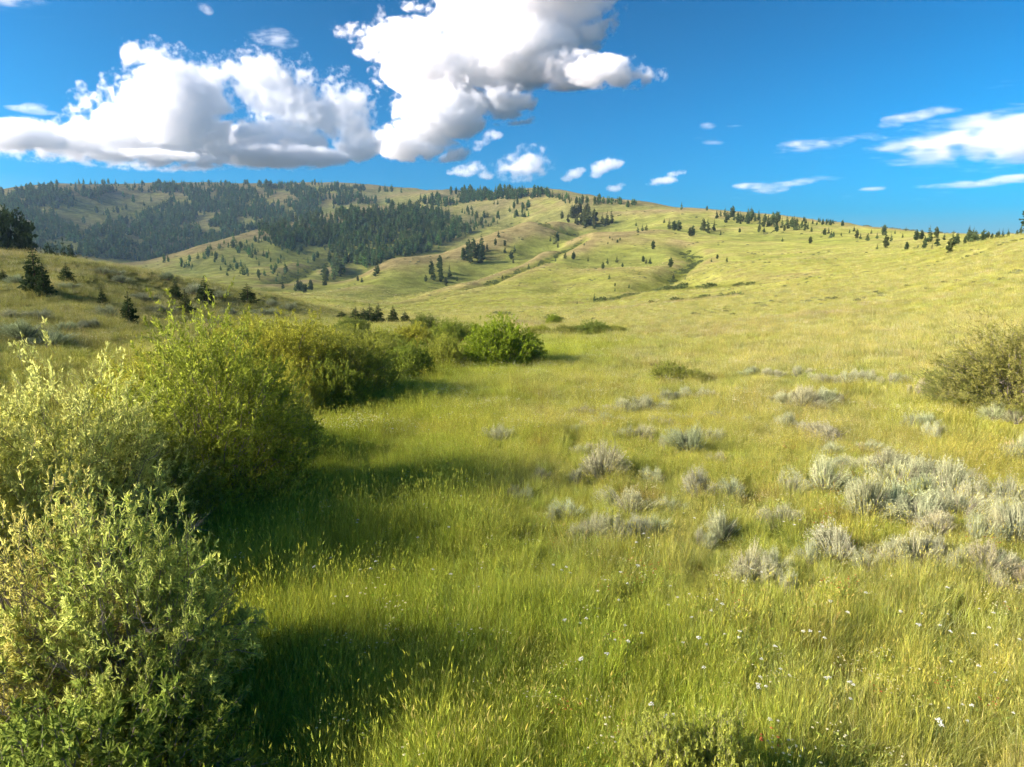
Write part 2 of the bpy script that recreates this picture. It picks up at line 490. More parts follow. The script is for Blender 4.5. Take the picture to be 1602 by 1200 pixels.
def leaves(T, pos, dirs, length, width, col, rg):
    """lens shaped leaves of two triangles, folded a little along the midrib"""
    n = len(pos)
    r = rg.normal(size=(n, 3))
    side = unit(np.cross(dirs, r)); nor = np.cross(dirs, side)
    L, Wd = np.broadcast_to(length, n)[:, None], np.broadcast_to(width, n)[:, None]
    mid = pos + dirs * L * 0.45 + nor * L * 0.10
    V = np.stack([pos, mid - side * Wd / 2, pos + dirs * L, mid + side * Wd / 2], 1)
    F = (np.array([[0, 1, 2], [0, 2, 3]])[None] + (np.arange(n) * 4)[:, None, None]).reshape(-1, 3)
    T.add(V.reshape(-1, 3), F, np.repeat(np.broadcast_to(col, (n, 3)), 4, 0))

def tube(T, pts, r0, r1, col, sides=4):
    """tapered tube along points (m,3)"""
    pts = np.asarray(pts, float); m = len(pts)
    tan = unit(np.gradient(pts, axis=0))
    ref = np.array([1.0, 0.2, 0.1]); a = unit(np.cross(tan, ref)); b = np.cross(tan, a)
    rr = np.linspace(r0, r1, m)
    th = np.arange(sides) / sides * 2 * math.pi
    V = pts[:, None] + (a[:, None] * np.cos(th)[None, :, None] + b[:, None] * np.sin(th)[None, :, None]) * rr[:, None, None]
    F = []
    for i in range(m - 1):
        for s in range(sides):
            q = (s + 1) % sides
            A, B, C_, D = i * sides + s, i * sides + q, (i + 1) * sides + q, (i + 1) * sides + s
            F += [(A, B, C_), (A, C_, D)]
    T.add(V.reshape(-1, 3), F, col)

def cones(T, p0, p1, r, col):
    """many thin three-sided twigs at once, tapering to a point"""
    n = len(p0); d = unit(p1 - p0); a = unit(np.cross(d, np.array([.3, .2, .9]))); b = np.cross(d, a)
    V = [p0 + (a * math.cos(k * 2.094) + b * math.sin(k * 2.094)) * np.broadcast_to(r, n)[:, None] for k in range(3)] + [p1]
    V = np.stack(V, 1)
    F = (np.array([[0, 1, 3], [1, 2, 3], [2, 0, 3]])[None] + (np.arange(n) * 4)[:, None, None]).reshape(-1, 3)
    T.add(V.reshape(-1, 3), F, col)

def put_props(o, label, cat, group=None):
    o['label'] = label; o['category'] = cat
    if group: o['group'] = group

def empty(name):
    return link(bpy.data.objects.new(name, None))

def child(name, me, parent, stuff=False):
    o = link(bpy.data.objects.new(name, me)); o.parent = parent
    if stuff: o['kind'] = 'stuff'
    return o

# ------------------------------------------------------------------ grass: tufts by the ten thousand, one object
def hide_coll(name):
    return bpy.data.collections.new(name)          # never linked: only a store for the tufts

def tuft(name, rg, n, h, spread, width, lean=0.25, bend=0.3, segs=2, straw=0.15, heads=0, head_col=(1.2, 1.08, 1.2), forbs=0, flowers=0, flower_col=(0.8, 0.8, 0.75), flower_r=0.02):
    T = Tri()
    r = spread * np.sqrt(rg.uniform(0, 1, n)); a = rg.uniform(0, 2 * math.pi, n)
    base = np.stack([r * np.cos(a), r * np.sin(a), np.full(n, -0.04)], 1)
    d = unit(np.stack([np.cos(a + rg.normal(0, 1, n)) * lean * rg.uniform(0, 1.6, n), np.sin(a + rg.normal(0, 1, n)) * lean * rg.uniform(0, 1.6, n), np.ones(n)], 1))
    L = h * rg.uniform(0.45, 1.1, n)
    val = (rg.uniform(0.45, 1.0, n) ** 1.0 * 1.35)[:, None]
    col = np.array([1.0, 1.0, 1.0]) * val
    dead = (rg.uniform(0, 1, n) < straw)[:, None]
    col = np.where(dead, np.array([1.27, 1.22, 2.4]) * (0.4 + 0.75 * val), col)
    tip = col * np.array([1.05, 1.03, 0.95])
    blades(T, base, d, L, np.full(n, width) * rg.uniform(.7, 1.3, n), bend * rg.uniform(0, 2, n), col, rg, segs, tip)
    if heads:
        i = rg.integers(0, n, heads)
        b2 = base[i] + rg.normal(0, .02, (heads, 3)) * [1, 1, 0]
        top = blades(T, b2, d[i], h * rg.uniform(1.0, 1.45, heads), np.full(heads, width * .55), np.full(heads, .12), np.array([1.3, 1.15, 1.3]), rg, 2)
        hd = unit(d[i] + rg.normal(0, .25, (heads, 3)))
        leaves(T, top - hd * .05, hd, .07 * rg.uniform(.7, 1.3, heads), .013, np.array(head_col) * rg.uniform(.8, 1.2, heads)[:, None], rg)
    if forbs:
        rr = spread * np.sqrt(rg.uniform(0, 1, forbs)); aa = rg.uniform(0, 6.283, forbs)
        p = np.stack([rr * np.cos(aa), rr * np.sin(aa), rg.uniform(.1, .75, forbs) * h], 1)
        dd = unit(np.stack([np.cos(aa * 3.1), np.sin(aa * 3.1), rg.uniform(.1, 1.2, forbs)], 1))
        leaves(T, p, dd, .07 * rg.uniform(.6, 1.3, forbs), .025, np.array([.75, .85, .9]) * rg.uniform(.7, 1.3, forbs)[:, None], rg)
    me = T.mesh(name, GRASS)
    if flowers:
        F = Tri()
        rr = spread * np.sqrt(rg.uniform(0, 1, flowers)); aa = rg.uniform(0, 6.283, flowers)
        for k in range(flowers):
            c = np.array([rr[k] * math.cos(aa[k]), rr[k] * math.sin(aa[k]), h * rg.uniform(.75, 1.1)])
            th = np.arange(7) / 7 * 6.283
            ring = c + np.stack([np.cos(th), np.sin(th), np.zeros(7)], 1) * flower_r * rg.uniform(.7, 1.3) - [0, 0, flower_r * .4]
            F.add(np.concatenate([[c], ring]), [(0, q + 1, (q + 1) % 7 + 1) for q in range(7)], np.array(flower_col) * rg.uniform(.8, 1.05))
        fme = F.mesh(name + '_flowers', PETAL)
        # join: append the flowers to the tuft as a second material
        nv, nf = len(me.vertices), len(me.polygons)
        co = np.empty(nv * 3, np.float32); me.vertices.foreach_get('co', co)
        allv = np.concatenate([co.reshape(-1, 3)] + F.v); allf = np.concatenate([np.concatenate(T.f)] + [f + nv for f in [np.concatenate(F.f)]])
        m2 = mesh_from(name, allv, allf, 3, smooth=False)
        colour_attr(m2, 'blade', np.concatenate(T.c + F.c))
        m2.materials.append(GRASS); m2.materials.append(PETAL)
        mi = np.zeros(len(allf), np.int32); mi[nf:] = 1
        m2.polygons.foreach_set('material_index', mi)
        me = m2
    return me

def scatter_nodes(coll):
    ng = bpy.data.node_groups.new('scatter', 'GeometryNodeTree')
    ng.interface.new_socket('Geometry', in_out='INPUT', socket_type='NodeSocketGeometry')
    ng.interface.new_socket('Geometry', in_out='OUTPUT', socket_type='NodeSocketGeometry')
    N, L = ng.nodes.new, ng.links.new
    i, o = N('NodeGroupInput'), N('NodeGroupOutput')
    ci = N('GeometryNodeCollectionInfo'); ci.inputs['Collection'].default_value = coll
    ci.inputs['Separate Children'].default_value = True; ci.inputs['Reset Children'].default_value = True
    ip = N('GeometryNodeInstanceOnPoints'); ip.inputs['Pick Instance'].default_value = True
    def attr(nm, ty):
        q = N('GeometryNodeInputNamedAttribute'); q.data_type = ty; q.inputs['Name'].default_value = nm
        return [s for s in q.outputs if s.enabled][0]
    m2p = N('GeometryNodeMeshToPoints')
    L(i.outputs[0], m2p.inputs[0]); L(m2p.outputs[0], ip.inputs['Points'])
    L(ci.outputs[0], ip.inputs['Instance'])
    L(attr('kind_index', 'INT'), ip.inputs['Instance Index'])
    L(attr('turn', 'FLOAT_VECTOR'), ip.inputs['Rotation'])
    L(attr('size', 'FLOAT_VECTOR'), ip.inputs['Scale'])
    L(ip.outputs[0], o.inputs[0])
    return ng

def scatter(name, label, coll, pos, kind, turn, size, tint):
    n = len(pos)
    me = bpy.data.meshes.new(name)
    me.vertices.add(n); me.vertices.foreach_set('co', np.asarray(pos, np.float32).ravel())
    a = me.attributes.new('kind_index', 'INT', 'POINT'); a.data.foreach_set('value', np.asarray(kind, np.int32))
    a = me.attributes.new('turn', 'FLOAT_VECTOR', 'POINT'); a.data.foreach_set('vector', np.asarray(turn, np.float32).ravel())
    a = me.attributes.new('size', 'FLOAT_VECTOR', 'POINT'); a.data.foreach_set('vector', np.asarray(size, np.float32).ravel())
    colour_attr(me, 'tint', np.asarray(tint))
    o = link(bpy.data.objects.new(name, me))
    md = o.modifiers.new('scatter', 'NODES'); md.node_group = scatter_nodes(coll)
    o['kind'] = 'stuff'
    if label: o['label'] = label
    return o

def tuft_coll(name, meshes):
    c = hide_coll(name)
    for k, me in enumerate(meshes):
        ob = bpy.data.objects.new('%s_%02d' % (name, k), me); c.objects.link(ob)
    return c

# ------------------------------------------------------------------ where the sagebrush stands (foot x, foot y, width, height in the photograph)
ORD = 'first second third fourth fifth sixth seventh eighth ninth tenth eleventh twelfth thirteenth fourteenth fifteenth sixteenth seventeenth eighteenth nineteenth twentieth'.split() + \
      ['twenty-' + o for o in 'first second third fourth fifth sixth seventh eighth ninth'.split()] + ['thirtieth'] + ['thirty-' + o for o in 'first second third fourth fifth sixth seventh eighth ninth'.split()] + ['fortieth'] + ['forty-' + o for o in 'first second third fourth fifth sixth seventh eighth ninth'.split()] + ['fiftieth'] + ['fifty-' + o for o in 'first second third fourth fifth sixth seventh eighth ninth'.split()] + ['sixtieth']
SAGE_PATCH = {
 'loose patch in the middle meadow': '910 650 30 16;932 656 26 14;957 652 22 16;975 648 40 20;1008 645 44 24;1040 628 28 14;1072 622 24 14;1098 624 24 14;902 679 28 14;945 670 36 20;970 690 40 22;1000 692 34 24;1022 668 20 18;1047 672 26 16;1080 708 44 42;1108 695 30 24;1078 664 30 14;1120 660 26 18;1146 666 22 16;1230 672 30 20;1256 637 50 22;1232 634 30 18;1285 634 36 22;780 694 44 30;1037 705 20 22',
 'clump left of the big grey thicket': '940 748 56 46;968 742 36 26;905 712 22 14;850 756 32 22;903 758 24 20;1025 760 44 26;1092 778 52 40;1150 782 40 28;1128 728 20 16;985 806 62 36;1050 806 34 28;820 786 26 22;892 812 44 28;925 842 50 30;962 852 56 46;1000 848 44 38;1130 845 50 42;1190 824 36 26;1225 820 40 30;1168 912 60 54;1196 922 34 36;1020 835 40 26;870 822 26 20;1232 935 30 36;1110 858 28 24;1210 900 36 40',
 'big grey thicket on the right': '1290 770 60 52;1300 714 50 20;1296 692 60 26;1355 742 50 24;1385 742 70 34;1420 745 40 26;1400 770 60 42;1440 775 60 46;1480 790 60 48;1355 815 60 56;1400 812 60 52;1440 822 50 40;1500 815 56 46;1520 800 40 36;1465 842 50 40;1530 850 50 44;1575 800 50 42;1590 850 46 60;1592 722 34 28;1340 790 40 40;1515 765 36 26',
 'lower row under the big grey thicket': '1312 876 62 48;1395 884 50 40;1430 888 56 46;1465 884 40 34;1490 898 40 26;1540 892 48 40;1580 900 36 30;1560 925 40 26',
 'thin far line left of the brown bush': '1180 586 22 12;1200 588 24 12;1248 590 22 14;1275 598 26 12;1300 603 26 16;1322 603 30 18;1347 594 18 12;1362 598 16 10;1396 602 18 16;1414 602 18 12;1425 672 16 20;1455 672 26 22;1460 690 26 22;1555 656 34 22;1590 662 32 16;1442 622 20 20',
 'scatter over the left knoll': '160 430 26 10;262 438 22 9;38 530 56 22;75 540 40 16;102 520 30 12;172 498 30 16;150 515 26 12;30 445 26 10;190 442 22 8;225 470 28 10;250 490 26 10;300 460 26 12;345 465 26 10;362 495 30 12;425 480 24 10;450 488 24 12;410 495 26 10;110 452 22 9;60 500 30 12;15 500 24 10;330 508 26 10',
}

sg = np.random.default_rng(37)
SAGE_AT = []
for patch, txt in SAGE_PATCH.items():
    it = [tuple(map(float, q.split())) for q in txt.split(';')]
    extra = []
    for (px, py, w, h) in it:                       # smaller neighbours close by, as they grow
        if sg.uniform() < (.6 if 'knoll' not in patch else .25) and len(it) + len(extra) < 58:
            s_ = sg.uniform(.45, .8)
            extra.append((px + sg.choice([-1, 1]) * w * sg.uniform(.5, 1.1), py + sg.uniform(-.35, .25) * h, w * s_, h * s_))
    it = sorted(it + extra)
    q = np.array(it)
    x, y, z, d = on_ground(q[:, 0], q[:, 1])
    for k_, (px, py, w, h) in enumerate(it):
        SAGE_AT.append((patch, k_, x[k_], y[k_], z[k_], max(h * d[k_] / F_PX * 1.42, .5), w * d[k_] / F_PX * 1.28))
SAGE_XY = np.array([(a[2], a[3], a[6]) for a in SAGE_AT])
def in_sage(x, y):
    """1 inside the foot of a sagebrush, 0 outside"""
    r = np.zeros(np.shape(x))
    for sx, sy, w in SAGE_XY:
        r = np.maximum(r, np.exp(-(((x - sx) ** 2 + (y - sy) ** 2) / (.42 * w) ** 2) ** 2))
    return r

g = np.random.default_rng(11)
NEAR = tuft_coll('grass_tuft', [
    tuft('t', g, 58, .50, .18, .0052, segs=3, straw=.2),                                   # 0-2 meadow grass
    tuft('t', g, 58, .42, .20, .0052, lean=.4, segs=3, straw=.26),
    tuft('t', g, 46, .60, .16, .0050, lean=.2, segs=3, heads=10),
    tuft('t', g, 34, .45, .17, .0060, heads=14, straw=.35),                      # 3 with seed heads
    tuft('t', g, 22, .36, .18, .0060, forbs=36),                                 # 4 leafy
    tuft('t', g, 20, .50, .17, .0060, heads=5, straw=.75),                       # 5 straw
    tuft('t', g, 22, .45, .20, .0060, forbs=14, flowers=7, flower_r=.012, flower_col=(.75, .70, .42)),   # 6 pale flowers
    tuft('t', g, 18, .34, .18, .0060, forbs=30, flowers=6, flower_r=.018, flower_col=(.50, .17, .06)),   # 7 rust paintbrush
    tuft('t', g, 16, .55, .18, .0055, lean=.45, bend=.75, segs=3, heads=12, straw=.6, head_col=(1.5, 1.15, 2.2)),   # 8 tan arching panicles
])
FARC = tuft_coll('grass_patch', [
    tuft('t', g, 80, .48, .45, .012, lean=.35, segs=2),
    tuft('t', g, 80, .42, .50, .012, lean=.4, segs=2, straw=.35),
    tuft('t', g, 70, .52, .45, .011, lean=.3, segs=2, heads=26),
    tuft('t', g, 60, .38, .50, .012, forbs=40, straw=.1),
    tuft('t', g, 70, .45, .45, .012, heads=14, flowers=16, flower_r=.017, flower_col=(.72, .68, .45)),
    tuft('t', g, 60, .50, .45, .012, heads=12, straw=.7),
])

def sector_points(rg, n, d0, d1, half=41.0, power=1.0):
    """points in front, evenly over the ground (power 1) or thinning with distance"""
    u = rg.uniform(0, 1, n)
    if power == 1.0: d = np.sqrt(d0 * d0 + u * (d1 * d1 - d0 * d0))
    else: d = np.exp(math.log(d0) + u * (math.log(d1) - math.log(d0)))
    a = R(half) * rg.uniform(-1, 1, n)
    return d * np.sin(a), d * np.cos(a), d

def grass_layer(name, label, coll, n, d0, d1, power, weights_fn, smin, smax, half=42.0, hz=None):
    x, y, d = sector_points(g, n, d0, d1, half, power)
    z = zgrid(x, y)
    tint = ground_colour(x, y) * (g.uniform(.66, 1.30, n)[:, None] * np.stack([g.uniform(.90, 1.10, n), np.ones(n), g.uniform(.8, 1.3, n)], 1))
    W = weights_fn(x, y, d)
    cum = np.cumsum(W, 1); cum /= cum[:, -1:]
    kind = (g.uniform(0, 1, n)[:, None] > cum).sum(1)
    s = g.uniform(smin, smax, n) * (1 + 0.42 * fbm(x / 2.7, y / 2.7, 3, 131)) * (0.85 + 0.25 * np.exp(-(creek_dist(x, y) / 6) ** 2))
    gap = fbm(x / 1.3, y / 1.3, 3, 181)
    if d0 < 60: s = s * (1 - .6 * sstep(.35, .6, gap) * sstep(-2, 1, x))
    if d0 < 60: s = s * (1 - .55 * in_sage(x, y))
    s = np.clip(s, .3, 1.9)
    size = np.stack([s, s, s], 1)
    turn = np.stack([g.normal(0, .06, n), g.normal(0, .06, n), g.uniform(0, 6.283, n)], 1)
    return scatter(name, label, coll, np.stack([x, y, z], 1), kind, turn, size, tint)

def near_w(x, y, d):
    lush = np.exp(-(np.maximum(creek_dist(x, y) - 1.5, 0) / 5.5) ** 2)
    p = fbm(x / 2.2, y / 2.2, 3, 141); q = fbm(x / 3.3, y / 3.3, 3, 151); r = fbm(x / 1.5, y / 1.5, 2, 161)
    right = sstep(-1, 4, x)
    o = np.ones_like(x)
    return np.stack([o * 3, o * 2, o * 1.6, (1 - lush) * (1 + 1.5 * q).clip(0), (0.8 + 1.6 * p).clip(0.1) * (0.5 + right), (1 - lush) * (.55 + 2.2 * q).clip(0.08),
                     (0.18 + .5 * right) * (0.6 + r).clip(0), right * (r - .25).clip(0) * 2.2, o * .12 + 2.5 * sstep(9.5, 8, d) * sstep(-1.5, 0, x) * sstep(3.2, 1.5, x)], 1)
def far_w(x, y, d):
    q = fbm(x / 6.0, y / 6.0, 3, 151); p = fbm(x / 5, y / 5, 3, 171)
    o = np.ones_like(x)
    lush = np.exp(-(np.maximum(creek_dist(x, y) - 1.5, 0) / 6) ** 2)
    return np.stack([o * 2, o * 1.5, o * 1.5, (.6 + p).clip(.1), o * 1.3 * (.6 + p).clip(.15), (1 - lush) * (.5 + 1.5 * q).clip(.05)], 1)
grass_layer('meadow_grass', 'green and straw meadow grass of the foreground', NEAR, 34000, 5.5, 27.0, 1.0, near_w, .75, 1.25, 45)
grass_layer('distant_grass', 'yellow green grass covering the middle meadow', FARC, 42000, 23.0, 120.0, 2.0, far_w, .8, 1.2, 42)
grass_layer('hill_grass', 'hay coloured grass of the far slopes', FARC, 26000, 110.0, 420.0, 2.0, far_w, 1.0, 1.6, 40)
print('grass', time.time() - T0)
# ------------------------------------------------------------------ willows: many stems from one foot, shoots, narrow leaves
def willow_meshes(name, rg, h, w, stems=46, shoots=20, leaf_n=18, leaf=(.075, .02), droop=.25, bare=0.0, shell=900, shell_n=16, base_col=(1, 1, 1), tip_col=(1.25, 1.15, .9), round_=False, low=0.25):
    S, Lf = Tri(), Tri()
    P0, P1, LP, LD, LC, LT = [], [], [], [], [], []
    ga = 2.399963
    for i in range(stems):
        q = (i + .5) / stems
        th = q ** 0.6 * (1.25 if round_ else 1.02)                       # lean away from the upright
        az = i * ga + rg.normal(0, .3)
        # the stem ends on a domed outline
        rx, rz = w / 2, h
        dirx, dirz = math.sin(th), math.cos(th)
        reach = 1.0 / math.sqrt((dirx / rx) ** 2 + (dirz / rz) ** 2)
        reach *= rg.uniform(.74, .97) * (1 - .10 * (1 - q) ** 4) * (1 + .10 * math.sin(3 * az + i))
        b = np.array([math.cos(az), math.sin(az), 0]) * w * .10 * math.sqrt(q) 
        m = 8
        t = np.linspace(0, 1, m)[:, None]
        end = np.array([math.cos(az) * dirx, math.sin(az) * dirx, dirz]) * reach
        up = np.array([0, 0, 1.0]) * reach * .22 * math.sin(th)
        pts = b + end * t + up * (t * (1 - t)) * 4 * .6 + rg.normal(0, .02 * h, (m, 3)) * t
        pts[:, 2] -= .10 * (1 - t[:, 0])
        tube(S, pts, .022 * h / 3.5 + .006, .004, (1, 1, 1), 4)
        # shoots along the stem
        k = int(shoots * rg.uniform(.7, 1.3))
        tt = np.clip(low + (1 - low) * rg.uniform(0, 1, k) ** .8, 0, 1)
        fi = tt * (m - 1); i0 = np.clip(fi.astype(int), 0, m - 2); u = (fi - i0)[:, None]
        p = pts[i0] * (1 - u) + pts[i0 + 1] * u
        ax = unit(pts[i0 + 1] - pts[i0])
        rad = unit(p * [1, 1, .15] + 1e-6)
        d = unit(ax * .55 + rad * .55 + rg.normal(0, .55, (k, 3)) + np.array([0, 0, .30]))
        ln = rg.uniform(.28, .62, k) * h / 3.8 * (1.15 - .4 * tt)
        e = p + d * ln[:, None] - np.array([0, 0, 1]) * (ln * droop * .5)[:, None]
        P0.append(p); P1.append(e)
        if bare and rg.uniform() < bare:
            # a dead stem: twigs only, forked
            k2 = 10
            pp = p[rg.integers(0, k, k2)]; dd = unit(rg.normal(size=(k2, 3)) + [0, 0, .8])
            P0.append(pp); P1.append(pp + dd * rg.uniform(.2, .5, k2)[:, None])
            continue
        # leaves on every shoot and at the stem tip
        sl = rg.uniform(.15, 1.0, (k, leaf_n))
        lp = p[:, None] + (e - p)[:, None] * sl[..., None]
        ld = unit(unit(e - p)[:, None] * .75 + rg.normal(0, .62, (k, leaf_n, 3)) + np.array([0, 0, .12]))
        hh = np.clip(lp[..., 2] / h, 0, 1.1)
        shoot_v = rg.uniform(.78, 1.22, (k, 1)) * np.ones((k, leaf_n))
        LP.append(lp.reshape(-1, 3)); LD.append(ld.reshape(-1, 3))
        LT.append(np.clip(sl ** 2 * .7 + rg.normal(0, .2, sl.shape), 0, 1).reshape(-1)); LC.append(shoot_v.reshape(-1))
    # leafy sprays filling the lumpy dome between the stems
    v = unit(rg.normal(size=(shell, 3))); v[:, 2] = np.abs(v[:, 2]) * 1.0 - .12; v = unit(v)
    lump = 1 + .13 * np.sin(3.1 * np.arctan2(v[:, 1], v[:, 0]) + 2.2 * v[:, 2] + rg.uniform(0, 6)) + .10 * np.sin(7.3 * np.arctan2(v[:, 1], v[:, 0]) - 6.0 * v[:, 2]) + .07 * np.sin(11.0 * v[:, 2] + 5 * v[:, 0])
    rr = rg.uniform(.55, 1.0, shell) ** .6 * lump * .93
    p = v * np.array([w / 2, w / 2, h]) * rr[:, None]; p[:, 2] = np.maximum(p[:, 2], .05 * h * rg.uniform(.3, 2, shell))
    d = unit(v * np.array([1, 1, .6]) + rg.normal(0, .5, (shell, 3)) + np.array([0, 0, .55]))
    ln = rg.uniform(.22, .55, shell) * h / 3.8
    e = p + d * ln[:, None]
    P0.append(p); P1.append(e)
    sl = rg.uniform(.0, 1.0, (shell, shell_n))
    lp = p[:, None] + (e - p)[:, None] * sl[..., None]
    ld = unit(d[:, None] * .8 + rg.normal(0, .60, (shell, shell_n, 3)))
    LP.append(lp.reshape(-1, 3)); LD.append(ld.reshape(-1, 3))
    LT.append(np.clip(sl ** 2 * .7 + rg.normal(0, .2, sl.shape), 0, 1).reshape(-1)); LC.append((rg.uniform(.75, 1.25, (shell, 1)) * np.ones((shell, shell_n))).reshape(-1))
    P0, P1 = np.concatenate(P0), np.concatenate(P1)
    cones(S, P0, P1, .006, (1, 1, 1))
    LP, LD, LT, LC = (np.concatenate(a) for a in (LP, LD, LT, LC))
    n = len(LP)
    col = (np.array(base_col) + (np.array(tip_col) - np.array(base_col)) * LT[:, None]) * LC[:, None] * rg.uniform(.8, 1.2, n)[:, None]
    leaves(Lf, LP, LD, leaf[0] * rg.uniform(.65, 1.25, n), leaf[1] * rg.uniform(.8, 1.2, n), col, rg)
    sm = S.mesh(name + '_stems', TWIG); lm = Lf.mesh(name + '_leaves', LEAF)
    return sm, lm, (h, w)

wr = np.random.default_rng(23)
W_TALL = willow_meshes('tall_willow', wr, 4.5, 5.0, 50, 20, 18, leaf=(.115, .040), low=.12, shell=2100, shell_n=17)
W_WIDE = willow_meshes('wide_willow', wr, 3.4, 6.0, 50, 20, 18, leaf=(.115, .040), round_=True, low=.10, shell=2400, shell_n=18)
W_ROUND = willow_meshes('round_willow', wr, 2.9, 4.6, 40, 20, 16, leaf=(.13, .045), round_=True, low=.08, shell=1700, shell_n=18)
W_LOOSE = willow_meshes('loose_willow', wr, 4.0, 5.0, 56, 22, 20, leaf=(.105, .034), bare=.10, low=.2, tip_col=(1.35, 1.22, 1.2), shell=1700, shell_n=16)
W_NEAR = willow_meshes('near_willow', wr, 2.75, 3.6, 64, 30, 20, leaf=(.100, .024), bare=.40, low=.06, tip_col=(1.5, 1.3, 1.4), shell=950, shell_n=17)
W_TWIG = willow_meshes('twiggy_willow', wr, 2.75, 2.6, 80, 22, 12, leaf=(.090, .022), bare=.55, low=.35, tip_col=(1.35, 1.22, 1.2), shell=420, shell_n=14)
W_LOW = willow_meshes('low_shrub', wr, 1.2, 2.2, 40, 20, 14, leaf=(.075, .026), round_=True, low=.1, shell=700, shell_n=14)

def willow(kind, pos, h, w, rot, tint, label, group='willows along the creek', name='willow_shrub', cat='shrub'):
    sm, lm, (h0, w0) = kind
    r = empty(name)
    r.location = pos; r.rotation_euler = (0, 0, rot); r.scale = (w / w0 * 1.04, w / w0 * 1.04, h / h0 * 1.05)
    child('stems', sm, r)
    f = child('foliage', lm, r, stuff=True)
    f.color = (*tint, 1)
    put_props(r, label, cat, group)
    return r

YG, GR, BR, DK, GY, SV = (.38, .385, .055), (.31, .36, .052), (.28, .36, .034), (.17, .24, .025), (.36, .39, .07), (.54, .56, .17)
def wpix(kind, px, py, top, wpx, tint, label, rot=None, d=None, **kw):
    """a shrub whose foot shows at (px, py), whose top shows at height top and which is wpx wide"""
    if d is None: x, y, z, d = (float(q[0]) for q in on_ground(px, py))
    else: x, y, z, d = at_dist(px, d)
    _, s = ray(px, top)
    h = CAM_H + float(s) * d - z
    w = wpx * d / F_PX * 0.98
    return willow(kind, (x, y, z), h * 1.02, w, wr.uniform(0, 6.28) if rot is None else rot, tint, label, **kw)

wpix(W_NEAR, 150, 1130, 800, 330, (.40, .46, .11), 'nearest willow, low, with bare grey twigs and pale leaf tips, at bottom left', rot=.7, d=9.0)
wpix(W_TWIG, 20, 1120, 775, 250, (.50, .48, .13), 'twiggy willow cut by the left edge beside the nearest willow', rot=3.1, d=9.6)
willow(W_LOW, (-4.0, 5.9, float(zgrid(-4.0, 5.9))), 1.55, 2.7, .4, (.20, .26, .05), 'small dark shrub in the bottom left corner under the twiggy willow')
wpix(W_LOOSE, 85, 860, 575, 280, SV, 'pale silvery willow before the tall green willow, by the left edge', rot=1.0, d=14.5)
wpix(W_LOOSE, -130, 870, 580, 240, SV, 'pale willow standing cut off at the left edge behind the twiggy one', rot=4.0, d=14.0)
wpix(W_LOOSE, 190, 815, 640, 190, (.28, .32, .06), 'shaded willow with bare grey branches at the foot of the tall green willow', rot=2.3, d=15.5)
wpix(W_TALL, 315, 790, 500, 262, GR, 'tallest willow, a rounded green dome left of the meadow', rot=.4, d=17.5)
wpix(W_WIDE, 415, 700, 612, 130, (.24, .28, .06), 'grey green willow skirt at the right foot of the tallest willow', rot=2.0, d=21)
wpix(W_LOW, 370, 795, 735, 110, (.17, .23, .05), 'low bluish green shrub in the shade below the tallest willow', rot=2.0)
wpix(W_TALL, 215, 700, 560, 200, YG, 'yellow green willow filling the gap behind the pale silvery willow', rot=2.9, d=22)
wpix(W_WIDE, 452, 655, 577, 95, YG, 'small light yellow green willow in front of the long willow bank', rot=.2, d=26.5)
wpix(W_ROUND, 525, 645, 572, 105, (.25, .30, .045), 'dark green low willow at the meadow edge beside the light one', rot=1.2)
wpix(W_WIDE, 430, 640, 503, 200, YG, 'broad yellow green willow just right of the tallest willow', rot=1.7, d=30)
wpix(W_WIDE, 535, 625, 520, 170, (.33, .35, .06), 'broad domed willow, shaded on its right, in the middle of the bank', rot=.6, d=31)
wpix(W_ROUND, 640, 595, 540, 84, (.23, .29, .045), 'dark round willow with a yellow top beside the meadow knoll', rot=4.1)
wpix(W_ROUND, 692, 577, 527, 75, GY, 'grey green willow between the dark round one and the bright one', rot=2.2)
wpix(W_ROUND, 783, 571, 501, 125, BR, 'bright green round willow standing alone at the right end of the bank', rot=5.0)
wpix(W_LOW, 838, 573, 548, 28, SV, 'small pale shrub at the right foot of the bright round willow', rot=1.0)
for k, (px, d, top, wp, tint, lab) in enumerate([
        (370, 38, 502, 120, YG, 'yellow willow top showing behind the tallest willow'),
        (470, 42, 510, 110, YG, 'yellow green willow in the back row of the bank, above the broad dome'),
        (545, 45, 512, 85, (.30, .33, .07), 'olive willow in the back row under the dark conifers'),
        (595, 44, 516, 75, GY, 'grey green back row willow right of the olive one'),
        (600, 40, 530, 80, (.32, .35, .07), 'light willow in front of the back row, left of the dark round one'),
        (645, 50, 508, 70, YG, 'yellowish willow behind the dark round willow'),
        (700, 54, 500, 60, (.27, .33, .05), 'green willow top rising behind the grey green willow'),
        (735, 56, 508, 60, (.27, .32, .06), 'low willow peeping out left of the bright round willow'),
        (662, 75, 492, 42, (.19, .24, .05), 'dark rounded shrub on the valley floor left of the bright willow'),
        (545, 60, 498, 60, (.24, .29, .06), 'dull green shrub under the conifers behind the bank'),
        (420, 50, 503, 80, (.38, .40, .08), 'pale willow at the back left of the bank')]):
    wpix(W_ROUND if k % 2 else W_WIDE, px, 0, top, wp, tint, lab, d=d)
